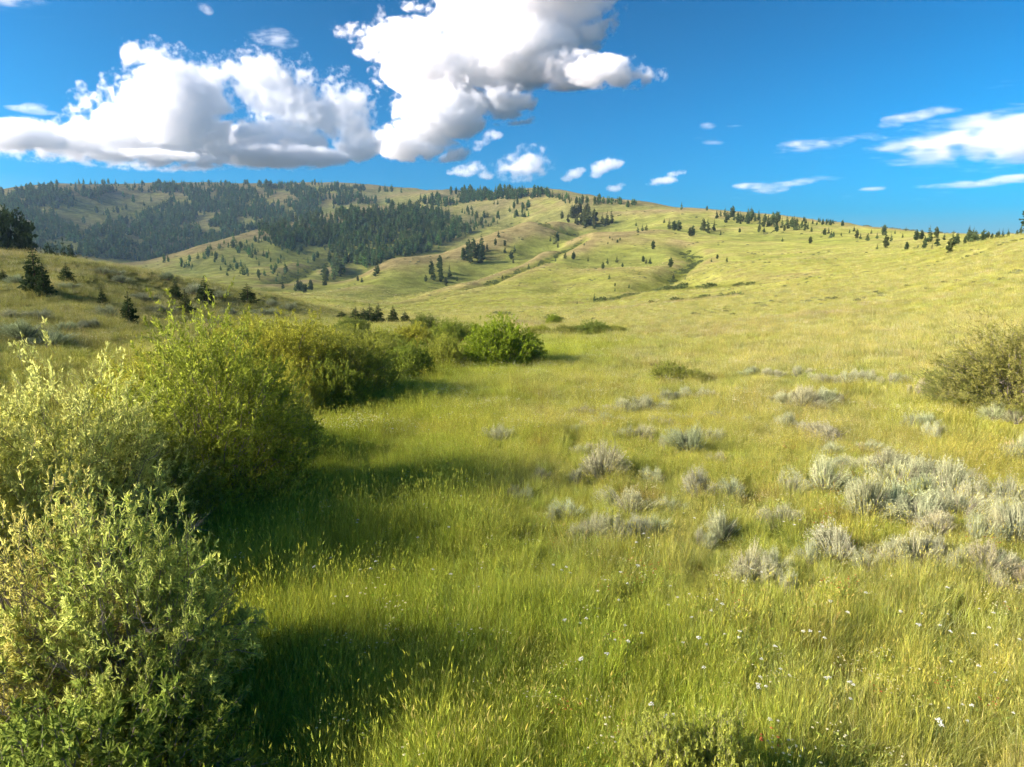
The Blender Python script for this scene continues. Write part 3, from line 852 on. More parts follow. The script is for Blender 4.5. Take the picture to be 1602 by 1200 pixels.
for px, py, top, wp, tint, lab in [
        (866, 508, 493, 26, BR, 'small bright green bush on the valley floor above the shrub row'),
        (845, 524, 509, 42, GY, 'grey left end of the shrub row across the valley floor'),
        (885, 525, 509, 50, (.30, .32, .08), 'olive shrub, second from the left in the valley shrub row'),
        (930, 524, 503, 58, (.24, .30, .06), 'largest green shrub of the valley shrub row'),
        (962, 519, 509, 34, GY, 'small right end of the valley shrub row'),
        (905, 524, 510, 36, (.26, .30, .08), 'low shrub between the olive and the largest shrub of the valley row'),
        (1046, 596, 566, 62, (.34, .37, .08), 'low sprawling shrub alone in the meadow centre'),
        (1085, 597, 577, 44, (.36, .38, .09), 'low spray of shrub joined to the right of the sprawling one')]:
    wpix(W_LOW if top > 560 else W_ROUND, px, py, top, wp, tint, lab, group='shrubs on the valley floor')
wpix(W_LOOSE, 1585, 630, 500, 155, (.33, .33, .085), 'large brownish green bush at the right edge of the meadow', rot=.9, group='shrubs on the right')
wpix(W_LOOSE, 1522, 625, 550, 120, (.27, .30, .08), 'lower green skirt on the left of the brownish bush', rot=2.9, group='shrubs on the right')
wpix(W_LOW, 1065, 1300, 1125, 150, (.42, .45, .10), 'left of two small pale leaved shrubs at the bottom edge', rot=.2, d=6.7, group='pale shrubs at the bottom edge')
wpix(W_LOW, 1160, 1300, 1120, 150, (.42, .45, .10), 'right of two small pale leaved shrubs at the bottom edge', rot=2.2, d=6.8, group='pale shrubs at the bottom edge')

# ------------------------------------------------------------------ sagebrush: grey tufts of upright stems
def sage_meshes(name, rg, h=.6, w=.9, n=760, twigs=46):
    T, S = Tri(), Tri()
    m = 9
    cen = np.stack([rg.normal(0, .27, m) * w, rg.normal(0, .27, m) * w], 1)
    cen[0] = 0
    for c in cen:
        rr = .17 * w * rg.uniform(.7, 1.3)
        k = n // m
        q = rg.normal(0, 1, (k, 2)) * rr * .55
        hh = h * rg.uniform(.62, 1.0) * (1 - .25 * np.hypot(*c) / w)
        top = np.stack([c[0] + q[:, 0] * 1.5, c[1] + q[:, 1] * 1.5, hh * (1 - .55 * (np.hypot(q[:, 0], q[:, 1]) / rr).clip(0, 1.2) ** 2) * rg.uniform(.85, 1.1, k)], 1)
        foot = np.stack([c[0] * .6 + q[:, 0] * .9, c[1] * .6 + q[:, 1] * .9, top[:, 2] * rg.uniform(.25, .55, k)], 1)
        d = unit(top - foot); L = np.linalg.norm(top - foot, axis=1)
        v = rg.uniform(.5, 1.2, k)[:, None]
        blades(T, foot, d, L, np.full(k, .010), np.full(k, .1), np.array([.62, .66, .60]) * v, rg, 2, np.array([1.05, 1.03, .95]) * v)
        # small grey leaves around the stems
        u = rg.uniform(.3, 1, (k, 3))
        lp = (foot[:, None] + (top - foot)[:, None] * u[..., None]).reshape(-1, 3)
        ld = unit(np.repeat(d, 3, 0) * .7 + rg.normal(0, .6, (k * 3, 3)))
        leaves(T, lp, ld, .036 * rg.uniform(.6, 1.3, k * 3), .010, np.repeat(v, 3, 0) * np.array([.95, .97, .9]), rg)
    a = rg.uniform(0, 6.283, twigs); r = rg.uniform(.15, .42, twigs) * w
    p1 = np.stack([np.cos(a) * r, np.sin(a) * r, rg.uniform(.3, .75, twigs) * h], 1)
    cones(S, p1 * [.12, .12, 0] + rg.normal(0, .02, (twigs, 3)) - [0, 0, .05], p1, .012, (1, 1, 1))
    return S.mesh(name + '_twigs', TWIG), T.mesh(name + '_leaves', SAGE), (h, w)
sr = np.random.default_rng(31)
SAGES = [sage_meshes('sagebrush', sr) for _ in range(8)]
for k, (patch, q_, x, y, z, H, Wd) in enumerate(SAGE_AT):
    sm, lm, (h0, w0) = SAGES[k % len(SAGES)]
    tint = np.array([.58, .565, .34]) * sr.uniform(.82, 1.15) * (1 + sr.normal(0, .03, 3))
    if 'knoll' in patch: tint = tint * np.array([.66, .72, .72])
    r = empty('sagebrush'); r.location = (x, y, z); r.rotation_euler = (sr.normal(0, .06), sr.normal(0, .06), sr.uniform(0, 6.28))
    r.scale = (Wd / w0 * sr.uniform(.85, 1.2), Wd / w0 * sr.uniform(.8, 1.1), H / h0 * sr.uniform(.85, 1.15))
    child('twigs', sm, r)
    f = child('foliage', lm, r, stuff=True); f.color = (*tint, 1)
    put_props(r, 'grey sagebrush, %s from the left in the %s' % (ORD[q_], patch), 'sagebrush', 'sagebrush: ' + patch)
print('shrubs', time.time() - T0)
# ------------------------------------------------------------------ conifers
def conifer_mesh(name, rg, h=10.0, w=4.4, tiers=13, per=8, sprays=1, shape='cone', low=.06, mat=None, trunk_in=True, size=1.0):
    T, B = Tri(), Tri()
    tube(T if trunk_in else B, [(0, 0, -.6), (0, 0, h * .5), (0, 0, h * .98)], .018 * h + .03, .01, (1.3, .75, .65) if trunk_in else (1, 1, 1), 5)
    pos, dr, ln, wd, cl = [], [], [], [], []
    for i in range(tiers):
        t = (i + rg.uniform(0, .6)) / tiers
        if shape == 'cone': rad = w / 2 * ((1 - t) ** .85 * (1 if t > .08 else .8) + .03)
        elif shape == 'oval': rad = w / 2 * (math.sin(math.pi * (.16 + .84 * t) ** .85) ** .75 + .05)
        else: rad = w / 2 * (math.sqrt(max(0, 1 - (1.25 * t - .35) ** 2 / 0.92)) + .05)
        z = h * (low + (1 - low) * t)
        k = max(3, int(per * (.55 + .6 * rad / (w / 2))))
        for j in range(k):
            az = rg.uniform(0, 6.283); L = rad * rg.uniform(.65, 1.18)
            up = rg.uniform(-.35, .25) if shape == 'cone' else rg.uniform(-.15, .6)
            d = unit(np.array([math.cos(az), math.sin(az), up]))
            val = rg.uniform(.65, 1.3)
            for s in range(sprays):
                f = 1.0 if sprays == 1 else (s + .35 + rg.uniform(0, .5)) / sprays
                p = np.array([0, 0, z]) + d * L * (0 if sprays == 1 else .12 + .80 * f) + rg.normal(0, .04, 3) * L
                dd = unit(d + rg.normal(0, .18 if sprays == 1 else .55, 3))
                l_ = L if sprays == 1 else L * rg.uniform(.28, .5) * size
                pos.append(p); dr.append(dd); ln.append(l_); wd.append(l_ * rg.uniform(.45, .75)); cl.append(np.array([1, 1, 1]) * val * rg.uniform(.85, 1.15) * (1, 1, .95))
    pos, dr, ln, wd, cl = map(np.array, (pos, dr, ln, wd, cl))
    leaves(T, pos, dr, ln, wd, cl, rg)
    leaves(T, pos - [0, 0, .02 * h / tiers], dr, ln * .9, wd, cl * .9, rg)
    leaves(T, np.array([[0, 0, h * .93]]), np.array([[0, 0, 1.0]]), h * .08, .06 * w, np.array([[1., 1, 1]]), rg)
    me = T.mesh(name, mat)
    return me, (B.mesh(name + '_trunk', BARK) if not trunk_in else None), (h, w)

tr = np.random.default_rng(47)
FARMESH = [conifer_mesh('conifer_far', tr, 10, 4.2, 13, 8, mat=NEEDLE) for _ in range(3)] + \
          [conifer_mesh('conifer_far', tr, 10, 4.8, 12, 9, shape='oval', mat=NEEDLE) for _ in range(2)] + \
          [conifer_mesh('conifer_far', tr, 10, 3.6, 14, 8, mat=NEEDLE)]
MIDMESH = [conifer_mesh('conifer_crown', tr, 10, 5.0, 18, 11, sprays=6, mat=NEEDLE, trunk_in=False, shape=s) for s in ('cone', 'oval', 'cone')]
YOUNG = [conifer_mesh('young_conifer_crown', tr, 3, 1.8, 22, 12, sprays=8, mat=NEEDLE, trunk_in=False, low=.03, size=.72, shape=s) for s in ('cone', 'cone', 'cone')]
PINE = [conifer_mesh('pine_crown', tr, 12, 9.5, 15, 9, sprays=14, mat=NEEDLE, trunk_in=False, shape='round', low=.16, size=.50) for _ in range(2)]
DKC, MDC, LTC = np.array((.062, .092, .034)), np.array((.085, .115, .040)), np.array((.115, .135, .045))

def tree_parts(kind, pos, h, w, tint, label, group, name='conifer_tree'):
    cm, tm, (h0, w0) = kind
    r = empty(name); r.location = pos; r.scale = (w / w0, w / w0, h / h0); r.rotation_euler = (0, 0, tr.uniform(0, 6.28))
    child('trunk', tm, r)
    c = child('crown', cm, r); c.color = (*tint, 1)
    put_props(r, label, 'tree', group)
    return r
def tree_single(pos, h, w, tint, label, group, k):
    me, _, (h0, w0) = FARMESH[k % len(FARMESH)]
    o = link(bpy.data.objects.new('conifer_tree', me)); o.location = pos
    o.scale = (w / w0, w / w0, h / h0); o.rotation_euler = (0, 0, tr.uniform(0, 6.28)); o.color = (*tint, 1)
    put_props(o, label, 'tree', group)
    return o

def knoll_tree(kind, px, py, hpx, wpx, tint, label, d=None, group='young conifers on the left knoll', name='young_conifer'):
    if d is None: x, y, z, d = (float(q[0]) for q in on_ground(px, py))
    else: x, y, z, d = at_dist(px, d)
    if hpx < 0:                                   # the height at which the top shows
        _, s = ray(px, -hpx); h = CAM_H + float(s) * d - z
    else: h = hpx * d / F_PX
    tree_parts(kind, (x, y, z), h * 1.03, wpx * d / F_PX, tint, label, group, name)
for a in [
    (YOUNG[1], 57, 459, 60, 36, DKC, 'tallest young conifer on the left knoll, near the left edge'),
    (YOUNG[0], 70, 464, 42, 24, DKC, 'smaller conifer close against the tallest one on the knoll'),
    (YOUNG[1], 105, 442, 25, 24, DKC * 1.1, 'rounded little conifer on the knoll right of the tallest pair'),
    (YOUNG[1], 6, 441, 15, 18, DKC, 'stubby dark conifer on the knoll at the left edge'),
    (YOUNG[0], 161, 478, 24, 15, MDC, 'small slender conifer in the middle of the knoll'),
    (YOUNG[2], 203, 507, 44, 25, DKC, 'dark conifer low on the knoll behind the tallest willow'),
    (YOUNG[2], 275, 471, 30, 24, MDC, 'left conifer of the trio below the knoll crest'),
    (YOUNG[0], 291, 491, 34, 26, LTC, 'front conifer of the trio, nearest the willow top'),
    (YOUNG[1], 321, 477, 40, 28, MDC, 'right and tallest conifer of the trio below the knoll crest'),
    (YOUNG[1], 388, 476, 30, 32, MDC, 'broad bushy conifer alone right of the trio'),
]: knoll_tree(*a)
for i, (px, d, top, w) in enumerate([(462, 90, 490, 26), (478, 96, 493, 20), (500, 92, 490, 22), (515, 98, 494, 20), (532, 96, 487, 24), (554, 98, 480, 26), (567, 104, 482, 20), (577, 92, 476, 30), (590, 100, 474, 22), (613, 102, 478, 20), (632, 104, 487, 20)]):
    knoll_tree(YOUNG[i % 3], px, 0, -top, w, (DKC, MDC)[i % 2], 'young conifer, %s from the left in the row behind the willow bank' % ORD[i], d=d, group='conifer row behind the willow bank')
for i, (px, d, top, w, kd) in enumerate([(2, 160, 341, 46, 1), (25, 165, 336, 54, 0), (44, 172, 352, 30, 1)]):
    knoll_tree(PINE[kd], px, 0, -top, w, DKC * .9, ['big dark pine cut by the left edge on the knoll crest', 'biggest dark spreading pine on the knoll crest at left', 'narrow dark pine leaning out right of the biggest pine'][i], d=d, group='big pines behind the knoll crest', name='pine_tree')
for i, (px, top, w) in enumerate([(68, 388, 16), (80, 381, 20), (92, 378, 20), (103, 374, 22), (113, 384, 18), (124, 390, 18), (138, 398, 16)]):
    knoll_tree(MIDMESH[i % 3], px, 0, -top, w, DKC, 'dark conifer, %s from the left in the short row right of the big pines' % ORD[i], d=170 + 4 * i, group='conifers behind the knoll crest', name='conifer_tree')
x_, y_, z_, d_ = at_dist(1612, 205)
_, s_ = ray(1612, 318)
tree_parts(PINE[1], (x_, y_, z_), CAM_H + float(s_) * d_ - z_, 5.5, DKC, 'pine cut off by the right edge on the meadow crest', 'conifers on the right-hand crest', 'pine_tree')

def inside(poly, x, y):
    x, y = np.asarray(x), np.asarray(y); r = np.zeros(x.shape, bool)
    for (x0, y0), (x1, y1) in zip(poly, poly[1:] + poly[:1]):
        c = ((y0 > y) != (y1 > y)) & (x < (x1 - x0) * (y - y0) / (y1 - y0 + 1e-9) + x0); r ^= c
    return r
def poly(t): return [tuple(map(float, q.split(','))) for q in t.split()]
def in_region(P, n, holes=(), clump=0.0, seed=0):
    P = poly(P); xs, ys = zip(*P); out = [[], []]; rg = np.random.default_rng(500 + seed)
    while len(out[0]) < n:
        x = rg.uniform(min(xs), max(xs), 4000); y = rg.uniform(min(ys), max(ys), 4000)
        ok = inside(P, x, y)
        for hpoly in holes: ok &= ~inside(poly(hpoly), x, y) | (rg.uniform(0, 1, 4000) < .03)
        if clump: ok &= fbm(x / 38.0, y / 20.0, 3, 201 + seed) + rg.uniform(-.35, .35, 4000) > clump - .5
        out[0] += list(x[ok]); out[1] += list(y[ok])
    return np.array(out[0][:n]), np.array(out[1][:n])

# groves whose trees can be told apart one by one
GROVES = [   # region, trees, height in pixels, group, label, smallest distance
 ('870,338 890,330 925,333 950,342 962,352 940,359 900,357 880,350', 46, 19, 'dark grove in the hollow below the middle skyline', 'conifer in the hollow grove below the middle skyline', 560, LTC * .7),
 ('718,400 740,390 758,395 760,412 730,412 716,408', 13, 29, 'tall conifer clump on the shaded flank of the middle spur', 'conifer, %s from the left in the tall clump on the middle spur', 380, DKC),
 ('672,432 700,420 712,430 690,442 674,442', 7, 24, 'conifers low on the flank of the middle spur', 'conifer, %s from the left in the low group on the middle spur flank', 300, DKC),
 ('506,448 515,420 535,405 552,412 530,440 512,452', 16, 25, 'tall conifers at the toe of the middle spur', 'conifer, %s from the left of the tall trees at the toe of the spur', 430, MDC),
 ('432,452 455,446 490,452 480,460 440,458', 12, 16, 'small grove on the valley floor', 'conifer, %s from the left in the small grove on the valley floor', 400, DKC),
 ('1110,345 1130,335 1180,338 1230,350 1275,358 1270,363 1200,356 1140,350', 62, 14.5, 'grove along the right-hand ridge', 'conifer in the grove below the right-hand skyline', 500, MDC),
 ('1240,346 1270,345 1305,349 1340,354 1336,357 1290,353 1250,351', 30, 8, 'skyline row at the end of the right-hand ridge', 'conifer of the skyline row ending the right-hand ridge', 560, DKC),
 ('1505,383 1512,374 1530,374 1545,380 1530,385', 18, 17, 'grove in the hollow at the far right', 'conifer, %s from the left in the grove in the far right hollow', 226, MDC),
 ('1550,376 1575,369 1600,364 1600,372 1570,377', 10, 13, 'conifers on the right-hand crest', 'conifer, %s from the left on the crest by the right edge', 190, DKC),
]
SPOTS = """930 472 13;962 456 6;946 471 5;690 408 8;715 440 7;868 382 20;872 378 14;861 378 9;873 388 9;800 406 12;790 396 10;803 412 8;897 406 11;884 405 11;920 409 9;827 421 9;807 429 7;786 437 6;869 409 6;843 416 6;
962 448 5;1022 390 12;1006 410 9;1011 413 8;1017 413 10;1049 418 13;1053 439 9;1072 438 5;953 437 8;965 411 11;950 412 9;943 421 10;951 414 7;974 418 6;984 451 7;939 471 6;903 476 6;1137 411 9;1113 410 6;1122 405 6;
954 373 5;958 376 4;966 380 5;970 376 4;951 382 4;914 384 5;1039 349 7;1047 359 15;1055 361 14;1062 361 14;1080 370 13;1084 369 14;1097 360 10;1100 362 17;1107 363 18;1117 361 15;1108 365 12;1127 368 7;1157 364 6;1187 364 10;1195 364 9;1066 328 11;1106 330 7;995 354 7;1005 362 11;1011 361 10;998 364 10;
1329 365 6;1340 373 11;1346 374 8;1357 377 11;1363 366 6;1372 374 9;1383 369 14;1386 388 16;1394 378 10;1400 366 5;1412 372 6;1418 391 10;1433 376 13;1441 375 12;1447 378 8;1453 379 20;1464 372 13;1466 386 15;1477 376 9;1484 396 16;1490 386 18;1497 383 14;1372 390 7;1446 389 11;1458 390 7;1417 361 5;1436 388 5;1290 368 9;1296 366 9;1300 372 10;1304 371 7;1316 369 5;1336 362 7;1224 378 6;1268 381 9;1215 363 10;1188 361 8;1227 362 9;
588 433 17;591 428 12;560 440 8;566 442 8;666 441 10;698 447 12;780 372 11;775 384 10;762 392 12;805 396 12;790 385 8;1545 373 8;1560 372 7"""
n_ind = 0
for gi, (P, n, hp, group, lab, dmin, tint) in enumerate(GROVES):
    px, py = in_region(P, n, seed=gi)
    o_ = np.argsort(px); px, py = px[o_], py[o_]
    x, y, z, d = on_ground(px, py, dmin)
    labs = [lab % ORD[i] if '%s' in lab else None for i in range(n)]
    if labs[0] is None:                                  # deep groves: by rank, then from the left
        rank = np.argsort(np.argsort(-py)) * 4 // n
        for q in range(4):
            for c_, i in enumerate([i for i in range(n) if rank[i] == q]):
                labs[i] = '%s, %s rank, %s from the left' % (lab, ('front', 'second', 'third', 'rearmost')[q], ORD[c_])
    for i in range(n):
        h = hp * d[i] / F_PX * tr.uniform(.62, 1.2)
        t = tint * tr.uniform(.95, 1.6)
        tree_single((x[i], y[i], z[i]), h, h * tr.uniform(.40, .56), t, labs[i], group, int(tr.integers(0, 6))); n_ind += 1
sp_ = np.array([tuple(map(float, q.split())) for q in SPOTS.replace('\n', '').split(';')])
x, y, z, d = on_ground(sp_[:, 0], sp_[:, 1], 130)
def where(px, py):
    if px < 700: return 'lone conifer on the lit toe of the middle spur'
    if px < 830 and py < 400: return 'lone conifer on the shaded flank of the middle spur'
    if px < 900: return 'lone conifer on the slope under the hollow grove'
    if px < 985: return 'lone small conifer on the slope between hollow grove and grassy mound'
    if px < 1075 and py > 385: return 'lone conifer on the grassy mound above the dark gully'
    if px < 1230 and py < 385: return 'scattered conifer on the open slope under the right-hand ridge'
    if px < 1320: return 'scattered conifer on the slope below the end of the right-hand ridge'
    return 'scattered conifer in the shallow saddle on the right'
names_ = [where(a, b) for a, b, _ in sp_]
for nm in dict.fromkeys(names_):
    ii = sorted([i for i in range(len(sp_)) if names_[i] == nm], key=lambda i: sp_[i, 0])
    for r_, i in enumerate(ii):
        h = max(sp_[i, 2] * 1.15, 5) * d[i] / F_PX
        tree_single((x[i], y[i], z[i]), h, h * tr.uniform(.45, .66), (DKC, MDC, LTC * .8)[i % 3] * tr.uniform(1.1, 1.6), nm + ', %s from the left' % ORD[r_], nm.replace('lone ', '').replace('conifer', 'conifers'), int(tr.integers(0, 6))); n_ind += 1

# the rest of the woods, past what one would count: one mass
FOREST = [  # region, trees, height px, holes, clumping, smallest distance, tint
 ('0,306 60,296 120,291 300,292 480,291 600,297 640,304 560,312 620,318 540,322 500,334 400,360 330,388 240,410 150,404 60,396 0,392', 4200, 10.5, ('184,299 262,303 268,318 200,345 130,358 88,342 120,318', '80,289 236,290 236,298 85,299', '85,330 140,322 150,345 95,352', '545,300 640,303 640,310 560,308'), .30, 900, DKC),
 ('80,289 160,287 236,290 300,289 400,288 500,288 500,291 300,292 80,292', 60, 8, (), 0, 1400, DKC),
 ('400,362 450,345 520,335 640,326 700,330 706,352 680,372 640,392 600,405 560,415 500,412 520,395 470,380 440,378', 1700, 14, (), .12, 640, MDC * .8),
 ('640,318 690,306 740,301 800,299 860,303 868,310 800,312 740,316 700,325', 380, 12, (), .3, 900, DKC),
 ('860,306 900,310 950,314 1000,319 990,326 930,322 870,318', 75, 10, (), .4, 700, MDC),
 ('240,408 330,388 400,364 440,380 500,400 480,430 430,442 380,436 300,424', 130, 11, (), .5, 500, MDC),
 ('410,376 480,368 500,384 440,392', 130, 12, (), .2, 600, DKC),
 ('520,410 600,396 680,372 700,360 720,350 740,362 690,388 620,408 560,424 520,436', 230, 16, (), .2, 560, MDC),
 ('690,345 760,320 830,320 830,340 760,362 700,380', 90, 11, (), .5, 700, MDC * .9),
]
FX, FY, FZ, FH, FT = [], [], [], [], []
for fi, (P, n, hp, holes, cl_, dmin, tint) in enumerate(FOREST):
    px, py = in_region(P, n, holes, cl_, 40 + fi)
    x, y, z, d = on_ground(px, py, dmin)
    h = hp * np.minimum(d, 1750) / F_PX * tr.uniform(.55, 1.2, n)
    FX.append(x); FY.append(y); FZ.append(z); FH.append(h); FT.append(tint * 1.55 * tr.uniform(.75, 1.35, n)[:, None] * np.stack([tr.uniform(.75, 1.15, n), np.full(n, 1.1), tr.uniform(.8, 1.05, n)], 1))
FX, FY, FZ, FH = map(np.concatenate, (FX, FY, FZ, FH)); FT = np.concatenate(FT)
def far_copy(me):
    m2 = me.copy(); m2.materials.clear(); m2.materials.append(NEEDLE_FAR); return m2
fc = tuft_coll('forest_conifer', [far_copy(m[0]) for m in FARMESH])
nF = len(FX); wv = tr.uniform(.85, 1.35, nF)
scatter('forest', 'dark conifer forest mantling the far left hills and ridges', fc, np.stack([FX, FY, FZ], 1), tr.integers(0, 6, nF), np.stack([np.zeros(nF), np.zeros(nF), tr.uniform(0, 6.28, nF)], 1),
        np.stack([FH / 10 * wv, FH / 10 * wv, FH / 10], 1), FT)
# low brush in the washes and on the far slopes, beyond counting
def brush_mesh(rg):
    T = Tri(); n = 70
    v = unit(rg.normal(size=(n, 3))); v[:, 2] = np.abs(v[:, 2])
    p = v * np.array([.75, .75, .6]) * rg.uniform(.4, 1, n)[:, None]
    leaves(T, p, unit(v + rg.normal(0, .5, (n, 3)) + [0, 0, .4]), rg.uniform(.25, .5, n), .2, np.ones((n, 3)) * rg.uniform(.6, 1.3, n)[:, None], rg)
    return T.mesh('low_brush', NEEDLE_FAR)
bc = tuft_coll('low_brush', [brush_mesh(tr) for _ in range(3)])
BX, BY, BS, BT = [], [], [], []
for P_, w_ in WASHES:
    L_ = np.hypot(*np.diff(P_, axis=0).T).cumsum(); n = int(min(120, L_[-1] / 2.2))
    u = tr.uniform(0, 1, n) * L_[-1]; L0 = np.concatenate([[0], L_])
    x = np.interp(u, L0, P_[:, 0]) + tr.normal(0, w_ * .28, n); y = np.interp(u, L0, P_[:, 1]) + tr.normal(0, w_ * .28, n)
    BX.append(x); BY.append(y); BS.append(tr.uniform(.5, 1.7, n)); BT.append(np.array([.13, .16, .05]) * tr.uniform(.7, 1.4, n)[:, None])
n = 2600
px = tr.uniform(0, 1600, n); py = tr.uniform(330, 500, n)
x, y, z, d = on_ground(px, py, 70)
ok = fbm(x / 40.0, y / 40.0, 3, 411) > .12
BX.append(x[ok]); BY.append(y[ok]); BS.append(tr.uniform(.3, .9, ok.sum()) * np.clip(d[ok] / 400, .5, 1.6)); BT.append(mixc(np.array([.24, .25, .13]), np.array([.13, .15, .05]), tr.uniform(0, 1, ok.sum())))
BX, BY, BS, BT = map(np.concatenate, (BX, BY, BS, BT)); nB = len(BX)
scatter('undergrowth', 'low brush and sage dotted over the far slopes and washes', bc, np.stack([BX, BY, zgrid(BX, BY)], 1), tr.integers(0, 3, nB), np.stack([np.zeros(nB), np.zeros(nB), tr.uniform(0, 6.28, nB)], 1), np.stack([BS * 1.3, BS * 1.3, BS], 1), BT)
print('trees', n_ind, nF, time.time() - T0)

# ------------------------------------------------------------------ yarrow: flat white flower heads standing over the grass
def yarrow_mesh(rg):
    S, F = Tri(), Tri()
    h = .58
    tube(S, [(0, 0, -.05), (.01, .005, h * .5), (0.0, .012, h)], .0035, .0025, (.16, .20, .06), 3)
    for k in range(9):
        a, r = k * 2.4, .014 * math.sqrt(k)
        c = np.array([math.cos(a) * r, math.sin(a) * r + .012, h + .012 - r * .25 + rg.uniform(-.003, .003)])
        S.add([[0, .012, h - .06], c + [.002, 0, -.002], c + [-.002, .001, -.002]], [[0, 1, 2]], (.16, .20, .06))
        th = np.arange(6) / 6 * 6.283
        ring = c + np.stack([np.cos(th), np.sin(th), np.zeros(6)], 1) * .013 - [0, 0, .003]
        F.add(np.concatenate([[c + [0, 0, .004]], ring]), [(0, q + 1, (q + 1) % 6 + 1) for q in range(6)], np.array([.66, .65, .54]) * rg.uniform(.85, 1.05))
    return S.mesh('yarrow_stem', PETAL), F.mesh('yarrow_head', PETAL)
yg = np.random.default_rng(77)
YARROW = [yarrow_mesh(yg) for _ in range(4)]
BANDS = [('nearest row', 1090, 1175, 1010, 1595, 24), ('row above the nearest', 1010, 1090, 900, 1595, 30), ('row under the lower sagebrush', 935, 1010, 840, 1595, 26),
         ('shaded grass by the willows', 790, 960, 480, 780, 16), ('middle sagebrush clump', 800, 935, 780, 1300, 22), ('sunny grass beyond the willow shadow', 640, 705, 500, 800, 14)]
for nm, y0, y1, x0, x1, n in BANDS:
    px = np.sort(yg.uniform(x0, x1, n)); py = yg.uniform(y0, y1, n)
    # they come in small drifts
    for i in range(1, n):
        if yg.uniform() < .35: px[i] = px[i - 1] + yg.uniform(4, 16); py[i] = py[i - 1] + yg.uniform(-8, 8)
    o_ = np.argsort(px); px, py = px[o_], py[o_]
    x, y, z, d = on_ground(px, py + 25)
    for i in range(n):
        sm, fm = YARROW[i % 4]
        r = empty('yarrow'); r.location = (x[i], y[i], z[i]); s = yg.uniform(.85, 1.25); f_ = yg.uniform(.4, .78); r.scale = (s * f_, s * f_, s)
        r.rotation_euler = (yg.normal(0, .12), yg.normal(0, .12), yg.uniform(0, 6.28))
        child('stem', sm, r); child('flower_head', fm, r)
        put_props(r, 'white yarrow, %s from the left in the %s' % (ORD[i], nm), 'flower', 'yarrow: ' + nm)
print('flowers', time.time() - T0)
# ------------------------------------------------------------------ clouds: real puffs of vapour, as volumes
def sky_point(px, py, d):
    a, s = ray(px, py)
    return np.array([d * math.sin(a), d * math.cos(a), CAM_H + s * d])

def cloud_material(name, dens, noise_amt, nscale, lo, hi, stretch=(1, 1, 1)):
    m = bpy.data.materials.new(name); m.use_nodes = True
    n, l = m.node_tree.nodes, m.node_tree.links
    n.clear()
    out = n.new('ShaderNodeOutputMaterial')
    pv = n.new('ShaderNodeVolumePrincipled')
    pv.inputs['Color'].default_value = (0.985, 0.985, 0.985, 1)
    pv.inputs['Anisotropy'].default_value = 0.0
    pv.inputs['Density Attribute'].default_value = ''
    at = n.new('ShaderNodeAttribute'); at.attribute_name = 'density'
    tc = n.new('ShaderNodeTexCoord')
    nz = n.new('ShaderNodeTexNoise'); nz.inputs['Scale'].default_value = nscale
    nz.inputs['Detail'].default_value = 5.0; nz.inputs['Roughness'].default_value = 0.66
    mp = n.new('ShaderNodeMapping'); mp.inputs['Scale'].default_value = stretch
    l.new(tc.outputs['Object'], mp.inputs['Vector']); l.new(mp.outputs[0], nz.inputs['Vector'])
    ad = n.new('ShaderNodeMath'); ad.operation = 'MULTIPLY_ADD'
    sb = n.new('ShaderNodeMath'); sb.operation = 'SUBTRACT'; sb.inputs[1].default_value = 0.5
    l.new(nz.outputs[0], sb.inputs[0])
    l.new(sb.outputs[0], ad.inputs[0]); ad.inputs[1].default_value = noise_amt
    l.new(at.outputs['Fac'], ad.inputs[2])
    mr = n.new('ShaderNodeMapRange'); mr.interpolation_type = 'SMOOTHSTEP'
    mr.inputs['From Min'].default_value = lo; mr.inputs['From Max'].default_value = hi
    mr.inputs['To Min'].default_value = 0; mr.inputs['To Max'].default_value = dens
    l.new(ad.outputs[0], mr.inputs['Value'])
    l.new(mr.outputs[0], pv.inputs['Density'])
    l.new(pv.outputs[0], out.inputs['Volume'])
    return m

def ico(sub):
    bm_ = __import__('bmesh').new()
    __import__('bmesh').ops.create_icosphere(bm_, subdivisions=sub, radius=1)
    v = np.array([p.co for p in bm_.verts]); f = np.array([[q.index for q in t.verts] for t in bm_.faces])
    bm_.free(); return v, f
ICO2 = ico(2)

def lobes_to_mesh(name, lobes):
    v0, f0 = ICO2
    vs_, fs_ = [], []
    for k, (c, r) in enumerate(lobes):
        vs_.append(v0 * np.asarray(r) + c); fs_.append(f0 + k * len(v0))
    return mesh_from(name, np.concatenate(vs_), np.concatenate(fs_), 3)

